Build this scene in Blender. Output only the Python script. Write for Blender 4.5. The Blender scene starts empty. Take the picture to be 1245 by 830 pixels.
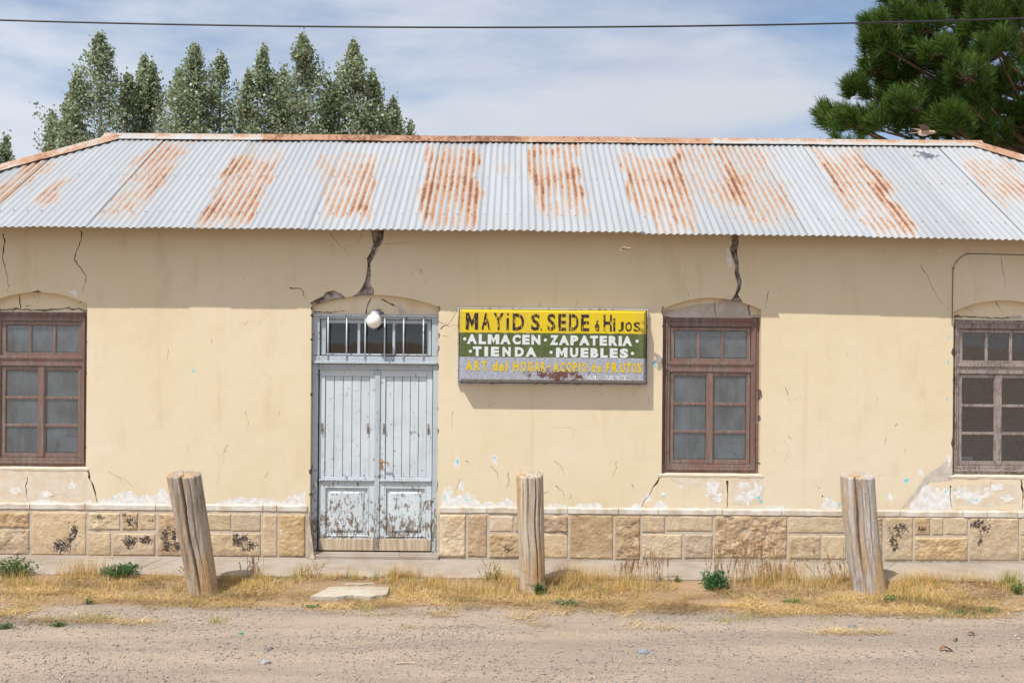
import bpy, bmesh, math, random
import numpy as np
from mathutils import Vector, Matrix, noise as mnoise
from mathutils.geometry import delaunay_2d_cdt

random.seed(7)
RNG = np.random.default_rng(11)
sc = bpy.context.scene
col = sc.collection
PI = math.pi

# ------------------------------------------------------------------ camera
F = 1245.0          # focal length in photo pixels (36 mm on a 36 mm sensor)
D0 = 11.3           # camera to the wall
CH = 2.4            # camera height
ROLL = 0.0085
cam_d = bpy.data.cameras.new('camera'); cam_d.lens = 36; cam_d.sensor_width = 36
cam_d.clip_start = 0.1; cam_d.clip_end = 4000
cam = bpy.data.objects.new('camera', cam_d); col.objects.link(cam)
cam.matrix_world = Matrix.Translation((0, -D0, CH)) @ (Matrix.Rotation(PI / 2, 4, 'X') @ Matrix.Rotation(ROLL, 4, 'Z'))
sc.camera = cam

# ------------------------------------------------------------------ light
SUN = Vector((-0.85, -1.0, 2.16)).normalized()       # towards the sun
sun_d = bpy.data.lights.new('sun', 'SUN'); sun_d.energy = 2.4; sun_d.angle = math.radians(0.53)
sun_d.color = (1.0, 0.965, 0.91)
sun = bpy.data.objects.new('sun', sun_d); col.objects.link(sun)
sun.location = (-10, -12, 25)
sun.rotation_euler = SUN.to_track_quat('Z', 'Y').to_euler()

world = bpy.data.worlds.new('World'); sc.world = world; world.use_nodes = True
wt = world.node_tree; wt.nodes.clear()
def wn(t, **k):
    n = wt.nodes.new(t)
    for a, b in k.items(): setattr(n, a, b)
    return n
sky = wn('ShaderNodeTexSky', sky_type='NISHITA', sun_disc=False,
         sun_elevation=math.asin(SUN.z), sun_rotation=math.atan2(SUN.x, SUN.y),
         air_density=1.0, dust_density=0.6, ozone_density=1.5, altitude=600)
tc = wn('ShaderNodeTexCoord'); sep = wn('ShaderNodeSeparateXYZ')
wt.links.new(tc.outputs['Generated'], sep.inputs[0])
zz = wn('ShaderNodeMath', operation='ADD'); wt.links.new(sep.outputs[2], zz.inputs[0]); zz.inputs[1].default_value = 0.16
zm = wn('ShaderNodeMath', operation='MAXIMUM'); wt.links.new(zz.outputs[0], zm.inputs[0]); zm.inputs[1].default_value = 0.05
dx = wn('ShaderNodeMath', operation='DIVIDE'); wt.links.new(sep.outputs[0], dx.inputs[0]); wt.links.new(zm.outputs[0], dx.inputs[1])
dy = wn('ShaderNodeMath', operation='DIVIDE'); wt.links.new(sep.outputs[1], dy.inputs[0]); wt.links.new(zm.outputs[0], dy.inputs[1])
cmb = wn('ShaderNodeCombineXYZ'); wt.links.new(dx.outputs[0], cmb.inputs[0]); wt.links.new(dy.outputs[0], cmb.inputs[1])
def wnoise(scale, detail, rough, off, dist=0.0):
    mp = wn('ShaderNodeMapping'); mp.inputs['Location'].default_value = off
    wt.links.new(cmb.outputs[0], mp.inputs[0])
    n = wn('ShaderNodeTexNoise'); n.inputs['Scale'].default_value = scale; n.inputs['Detail'].default_value = detail
    n.inputs['Roughness'].default_value = rough; n.inputs['Distortion'].default_value = dist
    wt.links.new(mp.outputs[0], n.inputs['Vector']); return n
def wramp(src, a, b, lo=0.0, hi=1.0):
    r = wn('ShaderNodeMapRange', interpolation_type='SMOOTHSTEP')
    r.inputs[1].default_value = a; r.inputs[2].default_value = b; r.inputs[3].default_value = lo; r.inputs[4].default_value = hi
    wt.links.new(src, r.inputs[0]); return r.outputs[0]
cover = wramp(wnoise(0.62, 7, 0.55, (0.3, 2.0, 0), 0.25).outputs[0], 0.40, 0.575, 0.05, 0.97)     # high veil
lowc = wramp(wnoise(0.8, 9, 0.56, (4.0, 1.0, 0), 0.1).outputs[0], 0.46, 0.64)                    # greyer banks
veil = wramp(sep.outputs[2], 0.03, 0.22, 0.85, 0.0)                                               # haze thickens to the horizon
mxv = wn('ShaderNodeMath', operation='MAXIMUM'); wt.links.new(cover, mxv.inputs[0]); wt.links.new(veil, mxv.inputs[1]); cover = mxv.outputs[0]
SKY_S = 0.065
def wmix(fac, a, b):
    m = wn('ShaderNodeMix', data_type='RGBA')
    wt.links.new(fac, m.inputs[0])
    for s, i in ((a, 6), (b, 7)):
        if isinstance(s, tuple): m.inputs[i].default_value = s
        else: wt.links.new(s, m.inputs[i])
    return m.outputs[2]
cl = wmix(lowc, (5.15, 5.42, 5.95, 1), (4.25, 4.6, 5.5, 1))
# cloud brightened towards the unseen sun, like forward scattering, to lift the shade
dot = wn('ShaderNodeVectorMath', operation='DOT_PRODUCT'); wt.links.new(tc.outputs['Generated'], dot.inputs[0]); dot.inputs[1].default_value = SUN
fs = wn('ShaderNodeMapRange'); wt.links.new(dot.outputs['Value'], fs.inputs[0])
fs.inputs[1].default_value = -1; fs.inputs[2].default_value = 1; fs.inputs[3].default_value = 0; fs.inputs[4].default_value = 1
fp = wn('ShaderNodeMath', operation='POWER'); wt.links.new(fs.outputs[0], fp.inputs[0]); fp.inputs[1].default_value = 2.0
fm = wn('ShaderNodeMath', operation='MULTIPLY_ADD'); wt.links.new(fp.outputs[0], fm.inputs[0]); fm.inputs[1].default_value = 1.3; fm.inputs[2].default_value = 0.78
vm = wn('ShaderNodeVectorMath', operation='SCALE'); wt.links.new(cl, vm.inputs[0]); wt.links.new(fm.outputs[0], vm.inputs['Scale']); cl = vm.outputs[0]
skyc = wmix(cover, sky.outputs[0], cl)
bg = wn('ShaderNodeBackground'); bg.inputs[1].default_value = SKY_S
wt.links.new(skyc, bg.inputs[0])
wo = wn('ShaderNodeOutputWorld'); wt.links.new(bg.outputs[0], wo.inputs[0])

sc.view_settings.view_transform = 'Standard'
sc.view_settings.look = 'None'
sc.view_settings.exposure = 1.06
sc.view_settings.gamma = 1.0
sc.view_settings.use_curve_mapping = False

# ------------------------------------------------------------------ photo pixel -> place
def lev(x, y):
    u, v = x - 622.5, y - 415.0
    return u * math.cos(ROLL) + v * math.sin(ROLL), -u * math.sin(ROLL) + v * math.cos(ROLL)
def W(x, y, Y=0.0):                       # a point on an upright plane Y metres behind the wall face
    u, v = lev(x, y); d = D0 + Y
    return Vector((u * d / F, Y, CH - v * d / F))
def G(x, y, z=-0.08):                     # a point on level ground of height z
    u, v = lev(x, y); d = (CH - z) * F / v
    return Vector((u * d / F, d - D0, z))
def R(x0, y0, x1, y1, Y=0.0):             # an upright rectangle: X0, X1, Z0, Z1
    s = (D0 + Y) / F
    c = W((x0 + x1) / 2, (y0 + y1) / 2, Y)
    return c.x - abs(x1 - x0) * s / 2, c.x + abs(x1 - x0) * s / 2, c.z - abs(y1 - y0) * s / 2, c.z + abs(y1 - y0) * s / 2
def proj(p):                              # place -> photo pixel
    d = p[1] + D0
    u, v = p[0] * F / d, (CH - p[2]) * F / d
    return 622.5 + u - v * ROLL, 415 + v + u * ROLL

# ------------------------------------------------------------------ material helpers
class Mat:
    def __init__(s, name, base=(.5, .5, .5), rough=.8, spec=.3, metal=0.0):
        s.m = bpy.data.materials.new(name); s.m.use_nodes = True
        s.t = s.m.node_tree; s.b = s.t.nodes['Principled BSDF']; s.o = s.t.nodes['Material Output']
        s.b.inputs['Base Color'].default_value = (*base, 1)
        s.b.inputs['Roughness'].default_value = rough
        s.b.inputs['Specular IOR Level'].default_value = spec
        s.b.inputs['Metallic'].default_value = metal
        s._tc = None
    def n(s, t, **k):
        n = s.t.nodes.new(t)
        for a, b in k.items(): setattr(n, a, b)
        return n
    def lk(s, a, b): s.t.links.new(a, b)
    def put(s, v, sock):
        if hasattr(v, 'is_output') or isinstance(v, bpy.types.NodeSocket): s.lk(v, sock)
        elif isinstance(v, (tuple, list)) and sock.type == 'RGBA': sock.default_value = (*v[:3], 1)
        else: sock.default_value = v
    def co(s, kind='Object', scale=(1, 1, 1), loc=(0, 0, 0)):
        if s._tc is None: s._tc = s.n('ShaderNodeTexCoord')
        if scale == (1, 1, 1) and loc == (0, 0, 0): return s._tc.outputs[kind]
        mp = s.n('ShaderNodeMapping'); mp.inputs['Scale'].default_value = scale; mp.inputs['Location'].default_value = loc
        s.lk(s._tc.outputs[kind], mp.inputs[0]); return mp.outputs[0]
    def pos(s, scale=(1, 1, 1), loc=(0, 0, 0)):
        g = s.n('ShaderNodeNewGeometry'); mp = s.n('ShaderNodeMapping')
        mp.inputs['Scale'].default_value = scale; mp.inputs['Location'].default_value = loc
        s.lk(g.outputs['Position'], mp.inputs[0]); return mp.outputs[0]
    def noise(s, vec, scale, detail=5, rough=.55, dist=0.0):
        n = s.n('ShaderNodeTexNoise'); n.inputs['Scale'].default_value = scale; n.inputs['Detail'].default_value = detail
        n.inputs['Roughness'].default_value = rough; n.inputs['Distortion'].default_value = dist
        s.lk(vec, n.inputs['Vector']); return n.outputs[0]
    def voro(s, vec, scale, feature='F1', out='Distance', rnd=1.0):
        n = s.n('ShaderNodeTexVoronoi', feature=feature); n.inputs['Scale'].default_value = scale
        n.inputs['Randomness'].default_value = rnd
        s.lk(vec, n.inputs['Vector']); return n.outputs[out]
    def mr(s, v, a, b, lo=0.0, hi=1.0, smooth=True):
        r = s.n('ShaderNodeMapRange', interpolation_type='SMOOTHSTEP' if smooth else 'LINEAR')
        r.inputs[1].default_value = a; r.inputs[2].default_value = b; r.inputs[3].default_value = lo; r.inputs[4].default_value = hi
        s.put(v, r.inputs[0]); return r.outputs[0]
    def ma(s, op, a, b=0.0, clamp=False):
        n = s.n('ShaderNodeMath', operation=op, use_clamp=clamp); s.put(a, n.inputs[0]); s.put(b, n.inputs[1]); return n.outputs[0]
    def mix(s, f, a, b, blend='MIX'):
        n = s.n('ShaderNodeMix', data_type='RGBA', blend_type=blend)
        s.put(f, n.inputs[0]); s.put(a, n.inputs[6]); s.put(b, n.inputs[7]); return n.outputs[2]
    def attr(s, name, out='Fac'):
        n = s.n('ShaderNodeAttribute', attribute_name=name); return n.outputs[out]
    def color(s, v): s.put(v, s.b.inputs['Base Color'])
    def rough(s, v): s.put(v, s.b.inputs['Roughness'])
    def bump(s, h, strength=.5, dist=.01, prev=None):
        n = s.n('ShaderNodeBump'); n.inputs['Strength'].default_value = strength; n.inputs['Distance'].default_value = dist
        s.put(h, n.inputs['Height'])
        if prev is not None: s.lk(prev, n.inputs['Normal'])
        s.lk(n.outputs[0], s.b.inputs['Normal']); return n.outputs[0]
    def oinfo(s, out='Random'):
        return s.n('ShaderNodeObjectInfo').outputs[out]

# --- plaster paint
def plaster_paint(name, base, dirty):
    M = Mat(name, base, .92, .15)
    p = M.pos()
    big = M.noise(p, .55, 4, .6)
    mid = M.noise(M.pos((1, 1, .35)), 3.2, 6, .6)
    c = M.mix(M.mr(big, .35, .68), base, tuple(b * d for b, d in zip(base, (1.05, 1.07, 1.16))))
    c = M.mix(M.ma('MULTIPLY', M.mr(mid, .52, .78), .35), c, dirty)
    # thin rain streaks and splash dirt near the ground, with a shape of their own
    st = M.noise(M.pos((7, 1, .22)), 1.0, 5, .65)
    c = M.mix(M.ma('MULTIPLY', M.mr(st, .56, .76), .22), c, dirty)
    fine = M.noise(p, 60, 4, .7)
    c = M.mix(M.ma('MULTIPLY', M.mr(fine, .62, .8), .18), c, dirty)
    # hairline crazing in parts of the wall
    wv = M.n('ShaderNodeVectorMath', operation='ADD')
    nz = M.n('ShaderNodeTexNoise'); nz.inputs['Scale'].default_value = 3.0; nz.inputs['Detail'].default_value = 6
    M.lk(p, nz.inputs['Vector']); sc_ = M.n('ShaderNodeVectorMath', operation='SCALE'); sc_.inputs['Scale'].default_value = .35
    M.lk(nz.outputs['Color'], sc_.inputs[0]); M.lk(p, wv.inputs[0]); M.lk(sc_.outputs[0], wv.inputs[1])
    ed = M.voro(wv.outputs[0], 1.9, 'DISTANCE_TO_EDGE')
    line = M.mr(ed, 0.0, .0055, 1, 0)
    mask = M.mr(M.noise(M.pos((1, 1, 1), (5, 2, 9)), 2.6, 4, .6), .55, .66)
    cr = M.ma('MULTIPLY', line, mask)
    c = M.mix(M.ma('MULTIPLY', cr, .55), c, (.27, .19, .11))
    # specks of lost paint
    spk = M.voro(p, 9.0, 'F1'); spm = M.noise(p, 22, 3)
    sp = M.ma('MULTIPLY', M.mr(M.ma('ADD', spk, M.ma('MULTIPLY', spm, .10)), .062, .085, 1, 0), M.mr(M.noise(p, 1.7, 3), .5, .62))
    c = M.mix(M.ma('MULTIPLY', sp, .5), c, (.36, .27, .17))
    M.color(c)
    h = M.ma('ADD', M.ma('MULTIPLY', M.noise(p, 4.0, 6, .6), 1.0), M.ma('MULTIPLY', fine, .06))
    h = M.ma('SUBTRACT', h, M.ma('MULTIPLY', cr, .25))
    M.bump(h, .28, .022)
    return M.m
CREAM = (.645, .537, .360)
m_paint = plaster_paint('cream_paint', CREAM, (.46, .34, .19))

def flat_patch(name, a, b, s1=14, rough=.95, bump=.4):
    M = Mat(name, a, rough, .1)
    p = M.pos()
    n1 = M.noise(p, s1, 6, .65); n2 = M.noise(p, s1 * 5, 4, .7)
    c = M.mix(M.mr(n1, .38, .64), a, b)
    c = M.mix(M.ma('MULTIPLY', M.mr(n2, .5, .75), .3), c, tuple(x * .7 for x in a))
    M.color(c); M.bump(M.ma('ADD', n1, M.ma('MULTIPLY', n2, .4)), bump, .01)
    return M.m
m_white = flat_patch('white_limewash', (.73, .73, .71), (.62, .57, .49), 18)
m_grey = flat_patch('bare_grey_render', (.44, .39, .33), (.56, .50, .42), 9)
m_under = flat_patch('peeling_undercoat', (.60, .49, .36), (.64, .57, .46), 11)
m_turq = flat_patch('turquoise_old_paint', (.10, .50, .56), (.28, .64, .68), 40)
m_back = flat_patch('mortar_core', (.13, .095, .075), (.44, .38, .33), 13, .97, .9)
m_ledge = flat_patch('ledge_limewash', (.62, .58, .51), (.47, .38, .28), 4, .95, .5)
m_joint = flat_patch('mortar_joint', (.45, .385, .30), (.53, .45, .35), 12, .97, .6)
m_tymp_grey = flat_patch('cement_render', (.40, .34, .28), (.50, .44, .37), 7)

# --- stone
def stone_mat():
    M = Mat('sandstone', (.55, .40, .24), .95, .12)
    oc = M.n('ShaderNodeObjectInfo'); p = M.pos()
    n1 = M.noise(p, 6, 6, .65, .4); n2 = M.noise(p, 45, 5, .7)
    base = oc.outputs['Color']
    c = M.mix(M.ma('MULTIPLY', M.mr(n1, .4, .68), .55), base, M.mix(1.0, base, (.78, .66, .52), 'MULTIPLY'))
    c = M.mix(M.ma('MULTIPLY', M.mr(M.noise(M.pos((1, 1, 1), (3, 3, 3)), 9, 5), .5, .7), .45), c, (.72, .58, .38))
    c = M.mix(M.ma('MULTIPLY', M.mr(n2, .55, .75), .3), c, (.30, .20, .11))
    li = M.attr('lichen')
    ln = M.ma('ADD', M.ma('MULTIPLY', M.noise(p, 48, 5, .75), 1.7), M.ma('MULTIPLY', M.noise(M.pos((1, 1, .6)), 15, 3), .9))
    lf = M.ma('MULTIPLY', M.mr(M.ma('ADD', li, ln), 1.60, 1.68), M.mr(li, .02, .12))
    c = M.mix(lf, c, M.mix(M.mr(n2, .4, .6), (.045, .035, .03), (.12, .10, .085)))
    M.color(c)
    M.bump(M.ma('ADD', M.ma('MULTIPLY', n1, .7), M.ma('MULTIPLY', n2, .5)), .9, .025)
    return M.m
m_stone = stone_mat()

# --- wood / paint
def painted_wood(name, paint, wood, wear=.5, low=0.0, chip=(.25, .10, .05), rough=.7):
    M = Mat(name, paint, rough, .25)
    p = M.pos(); g = M.noise(M.pos((26, 26, 1.6)), 1.0, 6, .65)
    n1 = M.noise(p, 7, 6, .7); n2 = M.noise(M.pos((1.6, 1, .55)), 30, 5, .7)
    sepz = M.n('ShaderNodeSeparateXYZ'); M.lk(M.pos(), sepz.inputs[0])
    lowm = M.mr(sepz.outputs[2], .08, 1.05, low, 0.0, False)
    w = M.ma('ADD', M.ma('ADD', M.ma('MULTIPLY', n1, .40), M.ma('MULTIPLY', n2, .60)), lowm)
    f = M.mr(w, 1.0 - wear, 1.03 - wear)
    wc = M.mix(M.mr(g, .35, .65), wood, tuple(x * .55 for x in wood))
    pc = M.mix(M.ma('MULTIPLY', M.mr(M.noise(p, 3.2, 5), .4, .7), .5), paint, tuple(x * .80 for x in paint))
    pc = M.mix(M.ma('MULTIPLY', M.mr(g, .5, .72), .28), pc, tuple(x * .55 for x in paint))
    c = M.mix(f, pc, wc)
    ch = M.mr(M.voro(M.pos(), 6.5), .045, .062, 1, 0)
    ch = M.ma('MULTIPLY', ch, M.mr(M.noise(p, 2.3, 2), .40, .48))
    c = M.mix(ch, c, chip)
    M.color(c)
    M.bump(M.ma('SUBTRACT', M.ma('MULTIPLY', g, .35), M.ma('MULTIPLY', f, .5)), .6, .004)
    return M.m
m_door = painted_wood('pale_blue_door_paint', (.54, .585, .60), (.28, .22, .17), .415, .12)
m_doorf = painted_wood('grey_blue_frame_paint', (.42, .465, .49), (.25, .20, .155), .42, .12)
m_red = painted_wood('weathered_red_window_paint', (.235, .115, .088), (.26, .19, .155), .525, 0)
m_greyw = painted_wood('weathered_bare_window_wood', (.36, .30, .26), (.26, .205, .17), .5, 0)

def post_wood():
    M = Mat('weathered_post_wood', (.45, .36, .27), .95, .1)
    p = M.co('Object'); g = M.noise(M.co('Object', (30, 30, 1.2)), 1.0, 8, .74, .8)
    n1 = M.noise(M.co('Object', (5, 5, 1.3)), 1.0, 5, .6); n2 = M.noise(M.co('Object', (1, 1, .5)), 46, 5, .7)
    oc = M.n('ShaderNodeObjectInfo').outputs['Color']
    c = M.mix(M.mr(g, .36, .60), M.mix(1.0, oc, (.52, .47, .44), 'MULTIPLY'), oc)
    c = M.mix(M.ma('MULTIPLY', M.mr(n1, .44, .60), .8), c, M.mix(M.mr(n2, .4, .6), (.44, .24, .085), (.55, .38, .20)))
    c = M.mix(M.ma('MULTIPLY', M.mr(n2, .58, .70), .55), c, (.13, .095, .07))
    M.color(c)
    M.bump(M.ma('ADD', g, M.ma('MULTIPLY', n2, .5)), .95, .018)
    return M.m
m_post = post_wood()

def plain_wood(name, a, b):
    M = Mat(name, a, .9, .1); g = M.noise(M.co('Object', (30, 30, 2)), 1.0, 6, .65)
    M.color(M.mix(M.mr(g, .35, .65), a, b)); M.bump(g, .6, .005); return M.m
m_board = plain_wood('bare_plank', (.34, .26, .18), (.55, .44, .32))
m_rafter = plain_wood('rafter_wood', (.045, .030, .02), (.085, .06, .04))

# --- metal
def zinc():
    M = Mat('galvanised_iron', (.62, .65, .68), .55, .4, .0)
    p = M.pos()
    sp = M.voro(p, 26, 'F1', 'Color'); sb = M.n('ShaderNodeSeparateColor'); M.lk(sp, sb.inputs[0])
    long_ = M.noise(M.pos((11, .7, .7)), 1.0, 6, .65)
    oc = M.n('ShaderNodeObjectInfo').outputs['Color']
    c = M.mix(M.ma('MULTIPLY', M.mr(long_, .40, .66), .5), oc, M.mix(1.0, oc, (.80, .80, .80), 'MULTIPLY'))
    c = M.mix(M.ma('MULTIPLY', sb.outputs[0], .10), c, (.28, .30, .33))
    n0 = M.noise(M.pos((3, 1, 1)), 1.6, 5, .6)
    c = M.mix(M.ma('MULTIPLY', M.mr(n0, .52, .72), .3), c, (.30, .285, .26))
    r = M.attr('rust'); rp = M.attr('ripple')
    nA = M.noise(M.pos((24, 6, 6)), 1.0, 6, .70); nB = M.noise(p, 34, 5, .72); nC = M.noise(M.pos((4, 1.6, 1.6)), 1.0, 4, .6)
    v = M.ma('ADD', M.ma('MULTIPLY', nA, .55), M.ma('ADD', M.ma('MULTIPLY', nB, .55), M.ma('MULTIPLY', nC, .55)))
    v = M.ma('ADD', v, M.ma('MULTIPLY', rp, .17))
    e = M.ma('ADD', M.ma('MULTIPLY', M.ma('MINIMUM', r, 1.6), .46), M.ma('MULTIPLY', M.ma('SUBTRACT', v, .825), 1.75))
    on = M.mr(r, .02, .25)
    f1 = M.ma('MULTIPLY', M.mr(e, .02, .42), on); f2 = M.ma('MULTIPLY', M.mr(e, .34, .56), on); f3 = M.ma('MULTIPLY', M.mr(e, .66, .86), on)
    c = M.mix(M.ma('MULTIPLY', f1, .60), c, (.42, .30, .20))
    c = M.mix(M.ma('MULTIPLY', f2, .76), c, (.33, .150, .064))
    c = M.mix(M.ma('MULTIPLY', f3, .85), c, (.13, .046, .026))
    M.color(c); M.rough(M.mr(f1, 0, 1, .5, .92))
    M.bump(M.ma('ADD', M.ma('MULTIPLY', nB, .4), M.noise(p, 5, 3)), .25, .006)
    return M.m
m_zinc = zinc()
m_iron = flat_patch('rusty_iron', (.20, .13, .10), (.34, .30, .28), 30)
M_ = Mat('grey_iron_bar', (.55, .58, .60), .5, .4); M_.color(M_.mix(M_.mr(M_.noise(M_.pos(), 25), .55, .7), (.56, .59, .61), (.30, .22, .17))); m_bar = M_.m
M_ = Mat('wire_mesh', (.30, .25, .22), .6, .4); m_wire = M_.m
M_ = Mat('black_cable', (.018, .018, .02), .5, .4); m_cable = M_.m
M_ = Mat('frame_steel', (.42, .42, .44), .5, .4); M_.color(M_.mix(M_.mr(M_.noise(M_.pos(), 18), .5, .68), (.45, .45, .47), (.16, .09, .06))); m_steel = M_.m
M_ = Mat('opal_glass', (.82, .80, .75), .22, .5); M_.b.inputs['Subsurface Weight'].default_value = .15; M_.color(M_.mix(M_.mr(M_.noise(M_.co('Object'), 14), .5, .75), (.84, .82, .77), (.66, .58, .47))); m_opal = M_.m
M_ = Mat('brass_handle', (.42, .22, .08), .55, .4); M_.color(M_.mix(M_.mr(M_.noise(M_.pos(), 60), .4, .6), (.45, .24, .08), (.22, .11, .05))); m_brass = M_.m

def glass(name, dirt, amt):
    M = Mat(name, dirt, .5, .3)
    tr = M.n('ShaderNodeBsdfTransparent'); tr.inputs[0].default_value = (.80, .86, .88, 1)
    gl = M.n('ShaderNodeBsdfGlossy'); gl.inputs['Roughness'].default_value = .02; gl.inputs[0].default_value = (1, 1, 1, 1)
    fr = M.n('ShaderNodeFresnel'); fr.inputs[0].default_value = 1.5
    bp = M.n('ShaderNodeBump'); bp.inputs['Strength'].default_value = .04; bp.inputs['Distance'].default_value = .02
    M.lk(M.noise(M.pos(), 2.2, 2), bp.inputs['Height']); M.lk(bp.outputs[0], gl.inputs['Normal'])
    m1 = M.n('ShaderNodeMixShader'); M.lk(M.ma('MULTIPLY', fr.outputs[0], 1.0, True), m1.inputs[0]); M.lk(tr.outputs[0], m1.inputs[1]); M.lk(gl.outputs[0], m1.inputs[2])
    d = M.mr(M.noise(M.pos((1, 1, .6)), 5, 6, .7), .3, .75, amt * .4, amt)
    m2 = M.n('ShaderNodeMixShader'); M.lk(d, m2.inputs[0]); M.lk(m1.outputs[0], m2.inputs[1]); M.lk(M.b.outputs[0], m2.inputs[2])
    M.lk(m2.outputs[0], M.o.inputs[0]); return M.m
m_glass = glass('dusty_reflection_glass', (.33, .41, .45), .36)  # dust film made paler and bluer to paint in reflections on the panes
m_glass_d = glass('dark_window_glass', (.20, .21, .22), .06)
def cloth():
    M = Mat('fold_shaded_curtain', (.26, .32, .35), .95, .1)
    st = M.noise(M.pos((34, 1, .7)), 1.0, 3); M.color(M.mix(M.mr(st, .35, .65), (.085, .12, .14), (.17, .215, .235)))  # dark and light streaks paint the shading of the folds into the cloth
    M.bump(st, .5, .02); return M.m
m_cloth = cloth()
M_ = Mat('paper_sheet', (.62, .64, .62), .9, .1); m_paper = M_.m
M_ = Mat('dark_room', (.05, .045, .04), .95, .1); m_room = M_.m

# --- sign
def sign_face():
    M = Mat('painted_sign_face', (.8, .65, .05), .55, .35)
    o = M.co('Object'); s = M.n('ShaderNodeSeparateXYZ'); M.lk(o, s.inputs[0])
    wob = M.ma('MULTIPLY', M.ma('SUBTRACT', M.noise(M.co('Object', (1, 0, 0)), 9, 4), .5), .035)
    z = M.ma('ADD', s.outputs[2], wob)
    n1 = M.noise(M.co('Object', (1, 1, 3)), 7, 6, .65); n2 = M.noise(M.co('Object', (1, 1, 4)), 28, 5, .7)
    yel = M.mix(M.mr(n2, .45, .75), (.64, .465, .010), (.54, .375, .010))
    grn = M.mix(M.mr(n1, .4, .7), (.080, .108, .026), (.055, .078, .022))
    gry = M.mix(M.mr(n2, .38, .62), (.22, .24, .29), (.42, .43, .47))
    rb = M.ma('ADD', M.noise(o, 5, 6, .72), M.mr(M.voro(M.co('Object', (1, 1, 1), (-.06, 0, .33)), 1.0), 0, .01, 0, 0))
    # rust blotch low on the board
    dx = M.ma('ABSOLUTE', M.ma('SUBTRACT', s.outputs[0], .05)); dz = M.ma('ABSOLUTE', M.ma('ADD', s.outputs[2], .315))
    dd = M.ma('ADD', M.ma('MULTIPLY', dx, .75), M.ma('MULTIPLY', dz, 3.4))
    rf = M.mr(M.ma('SUBTRACT', M.noise(o, 13, 7, .78), M.ma('MULTIPLY', dd, .50)), .36, .42)
    gry = M.mix(rf, gry, (.12, .045, .035))
    c = M.mix(M.mr(z, -.125, -.118), gry, M.mix(M.mr(z, .142, .148), grn, yel))
    c = M.mix(M.mr(n2, .68, .76), c, (.45, .42, .36))
    c = M.mix(M.ma('MULTIPLY', M.mr(M.noise(M.co('Object', (9, 1, .9)), 1.0, 6, .7), .45, .75), .35), c, (.30, .25, .17))
    M.color(c); M.bump(n2, .12, .004); return M.m
m_sign = sign_face()
def worn_letter(name, a, under, lo, hi, sx=22):
    M = Mat(name, a, .6, .3); f = M.mr(M.noise(M.co('Object', (sx, 1, 7), (4.3, 0, 2.1)), 1.6, 5, .72), lo, hi)
    M.color(M.mix(f, a, under)); return M.m
m_l_dark = worn_letter('worn_dark_lettering', (.028, .014, .022), (.60, .43, .010), .55, .60, 30)
m_l_white = worn_letter('white_lettering', (.60, .62, .61), (.55, .60, .50), .62, .75)
m_l_yel = worn_letter('yellow_lettering', (.60, .43, .012), (.42, .42, .42), .58, .66)
m_l_pale = worn_letter('faded_white_lettering', (.70, .70, .70), (.38, .38, .40), .46, .6)

# --- ground
def dirt(name, tone):
    M = Mat(name, tone, .97, .08); p = M.pos()
    big = M.noise(M.pos((.22, 1.7, 1)), 1.5, 6, .62); mid = M.noise(M.pos((.6, 1.4, 1)), 6, 6, .65)
    vp = M.voro(p, 62, 'F1', 'Color'); vs = M.n('ShaderNodeSeparateColor'); M.lk(vp, vs.inputs[0])
    vd = M.voro(p, 62); v2 = M.voro(p, 150); fine = M.noise(p, 120, 4, .7)
    c = M.mix(M.mr(big, .38, .62), tuple(x * .86 for x in tone), tuple(x * y for x, y in zip(tone, (1.16, 1.14, 1.10))))
    c = M.mix(M.ma('MULTIPLY', M.mr(mid, .5, .72), .45), c, tuple(x * y for x, y in zip(tone, (.72, .68, .64))))
    c = M.mix(M.ma('MULTIPLY', M.mr(fine, .48, .72), .5), c, tuple(x * .52 for x in tone))
    peb = M.ma('MULTIPLY', M.mr(vd, .22, .34, 1, 0), M.mr(vs.outputs[0], .55, .6))
    pc = M.mix(vs.outputs[1], (.21, .18, .16), (.56, .50, .43))
    v3 = M.voro(p, 130, 'F1', 'Color'); v3s = M.n('ShaderNodeSeparateColor'); M.lk(v3, v3s.inputs[0])
    c = M.mix(M.ma('MULTIPLY', M.mr(v3s.outputs[0], .35, .9), .42), c, M.mix(v3s.outputs[1], tuple(x * .42 for x in tone), tuple(min(.7, x * 1.55) for x in tone)))
    c = M.mix(M.ma('MULTIPLY', peb, .85), c, pc)
    M.color(c)
    h = M.ma('ADD', M.ma('MULTIPLY', peb, .6), M.ma('ADD', M.ma('MULTIPLY', fine, .5), M.ma('MULTIPLY', M.mr(v2, 0, .5), -.4)))
    M.bump(M.ma('ADD', h, M.ma('MULTIPLY', mid, 1.0)), .8, .012)
    return M.m
m_dirt = dirt('dry_dirt', (.345, .275, .213))
m_soil = dirt('verge_soil', (.34, .23, .135))
def concrete(name, a):
    M = Mat(name, a, .93, .12); p = M.pos(); n1 = M.noise(p, 2.2, 6, .65); n2 = M.noise(p, 55, 4, .7)
    c = M.mix(M.mr(n1, .38, .66), a, tuple(x * y for x, y in zip(a, (.82, .77, .70))))
    c = M.mix(M.ma('MULTIPLY', M.mr(n2, .5, .75), .35), c, tuple(x * .6 for x in a))
    e = M.mr(M.voro(M.pos(), 1.1, 'DISTANCE_TO_EDGE'), 0, .006, 1, 0)
    c = M.mix(M.ma('MULTIPLY', e, .6), c, (.16, .12, .09))
    M.color(c); M.bump(M.ma('ADD', n1, M.ma('MULTIPLY', n2, .3)), .4, .01); return M.m
m_conc = concrete('worn_concrete', (.355, .305, .255))
m_slab = concrete('pale_slab', (.47, .42, .345))

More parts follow.
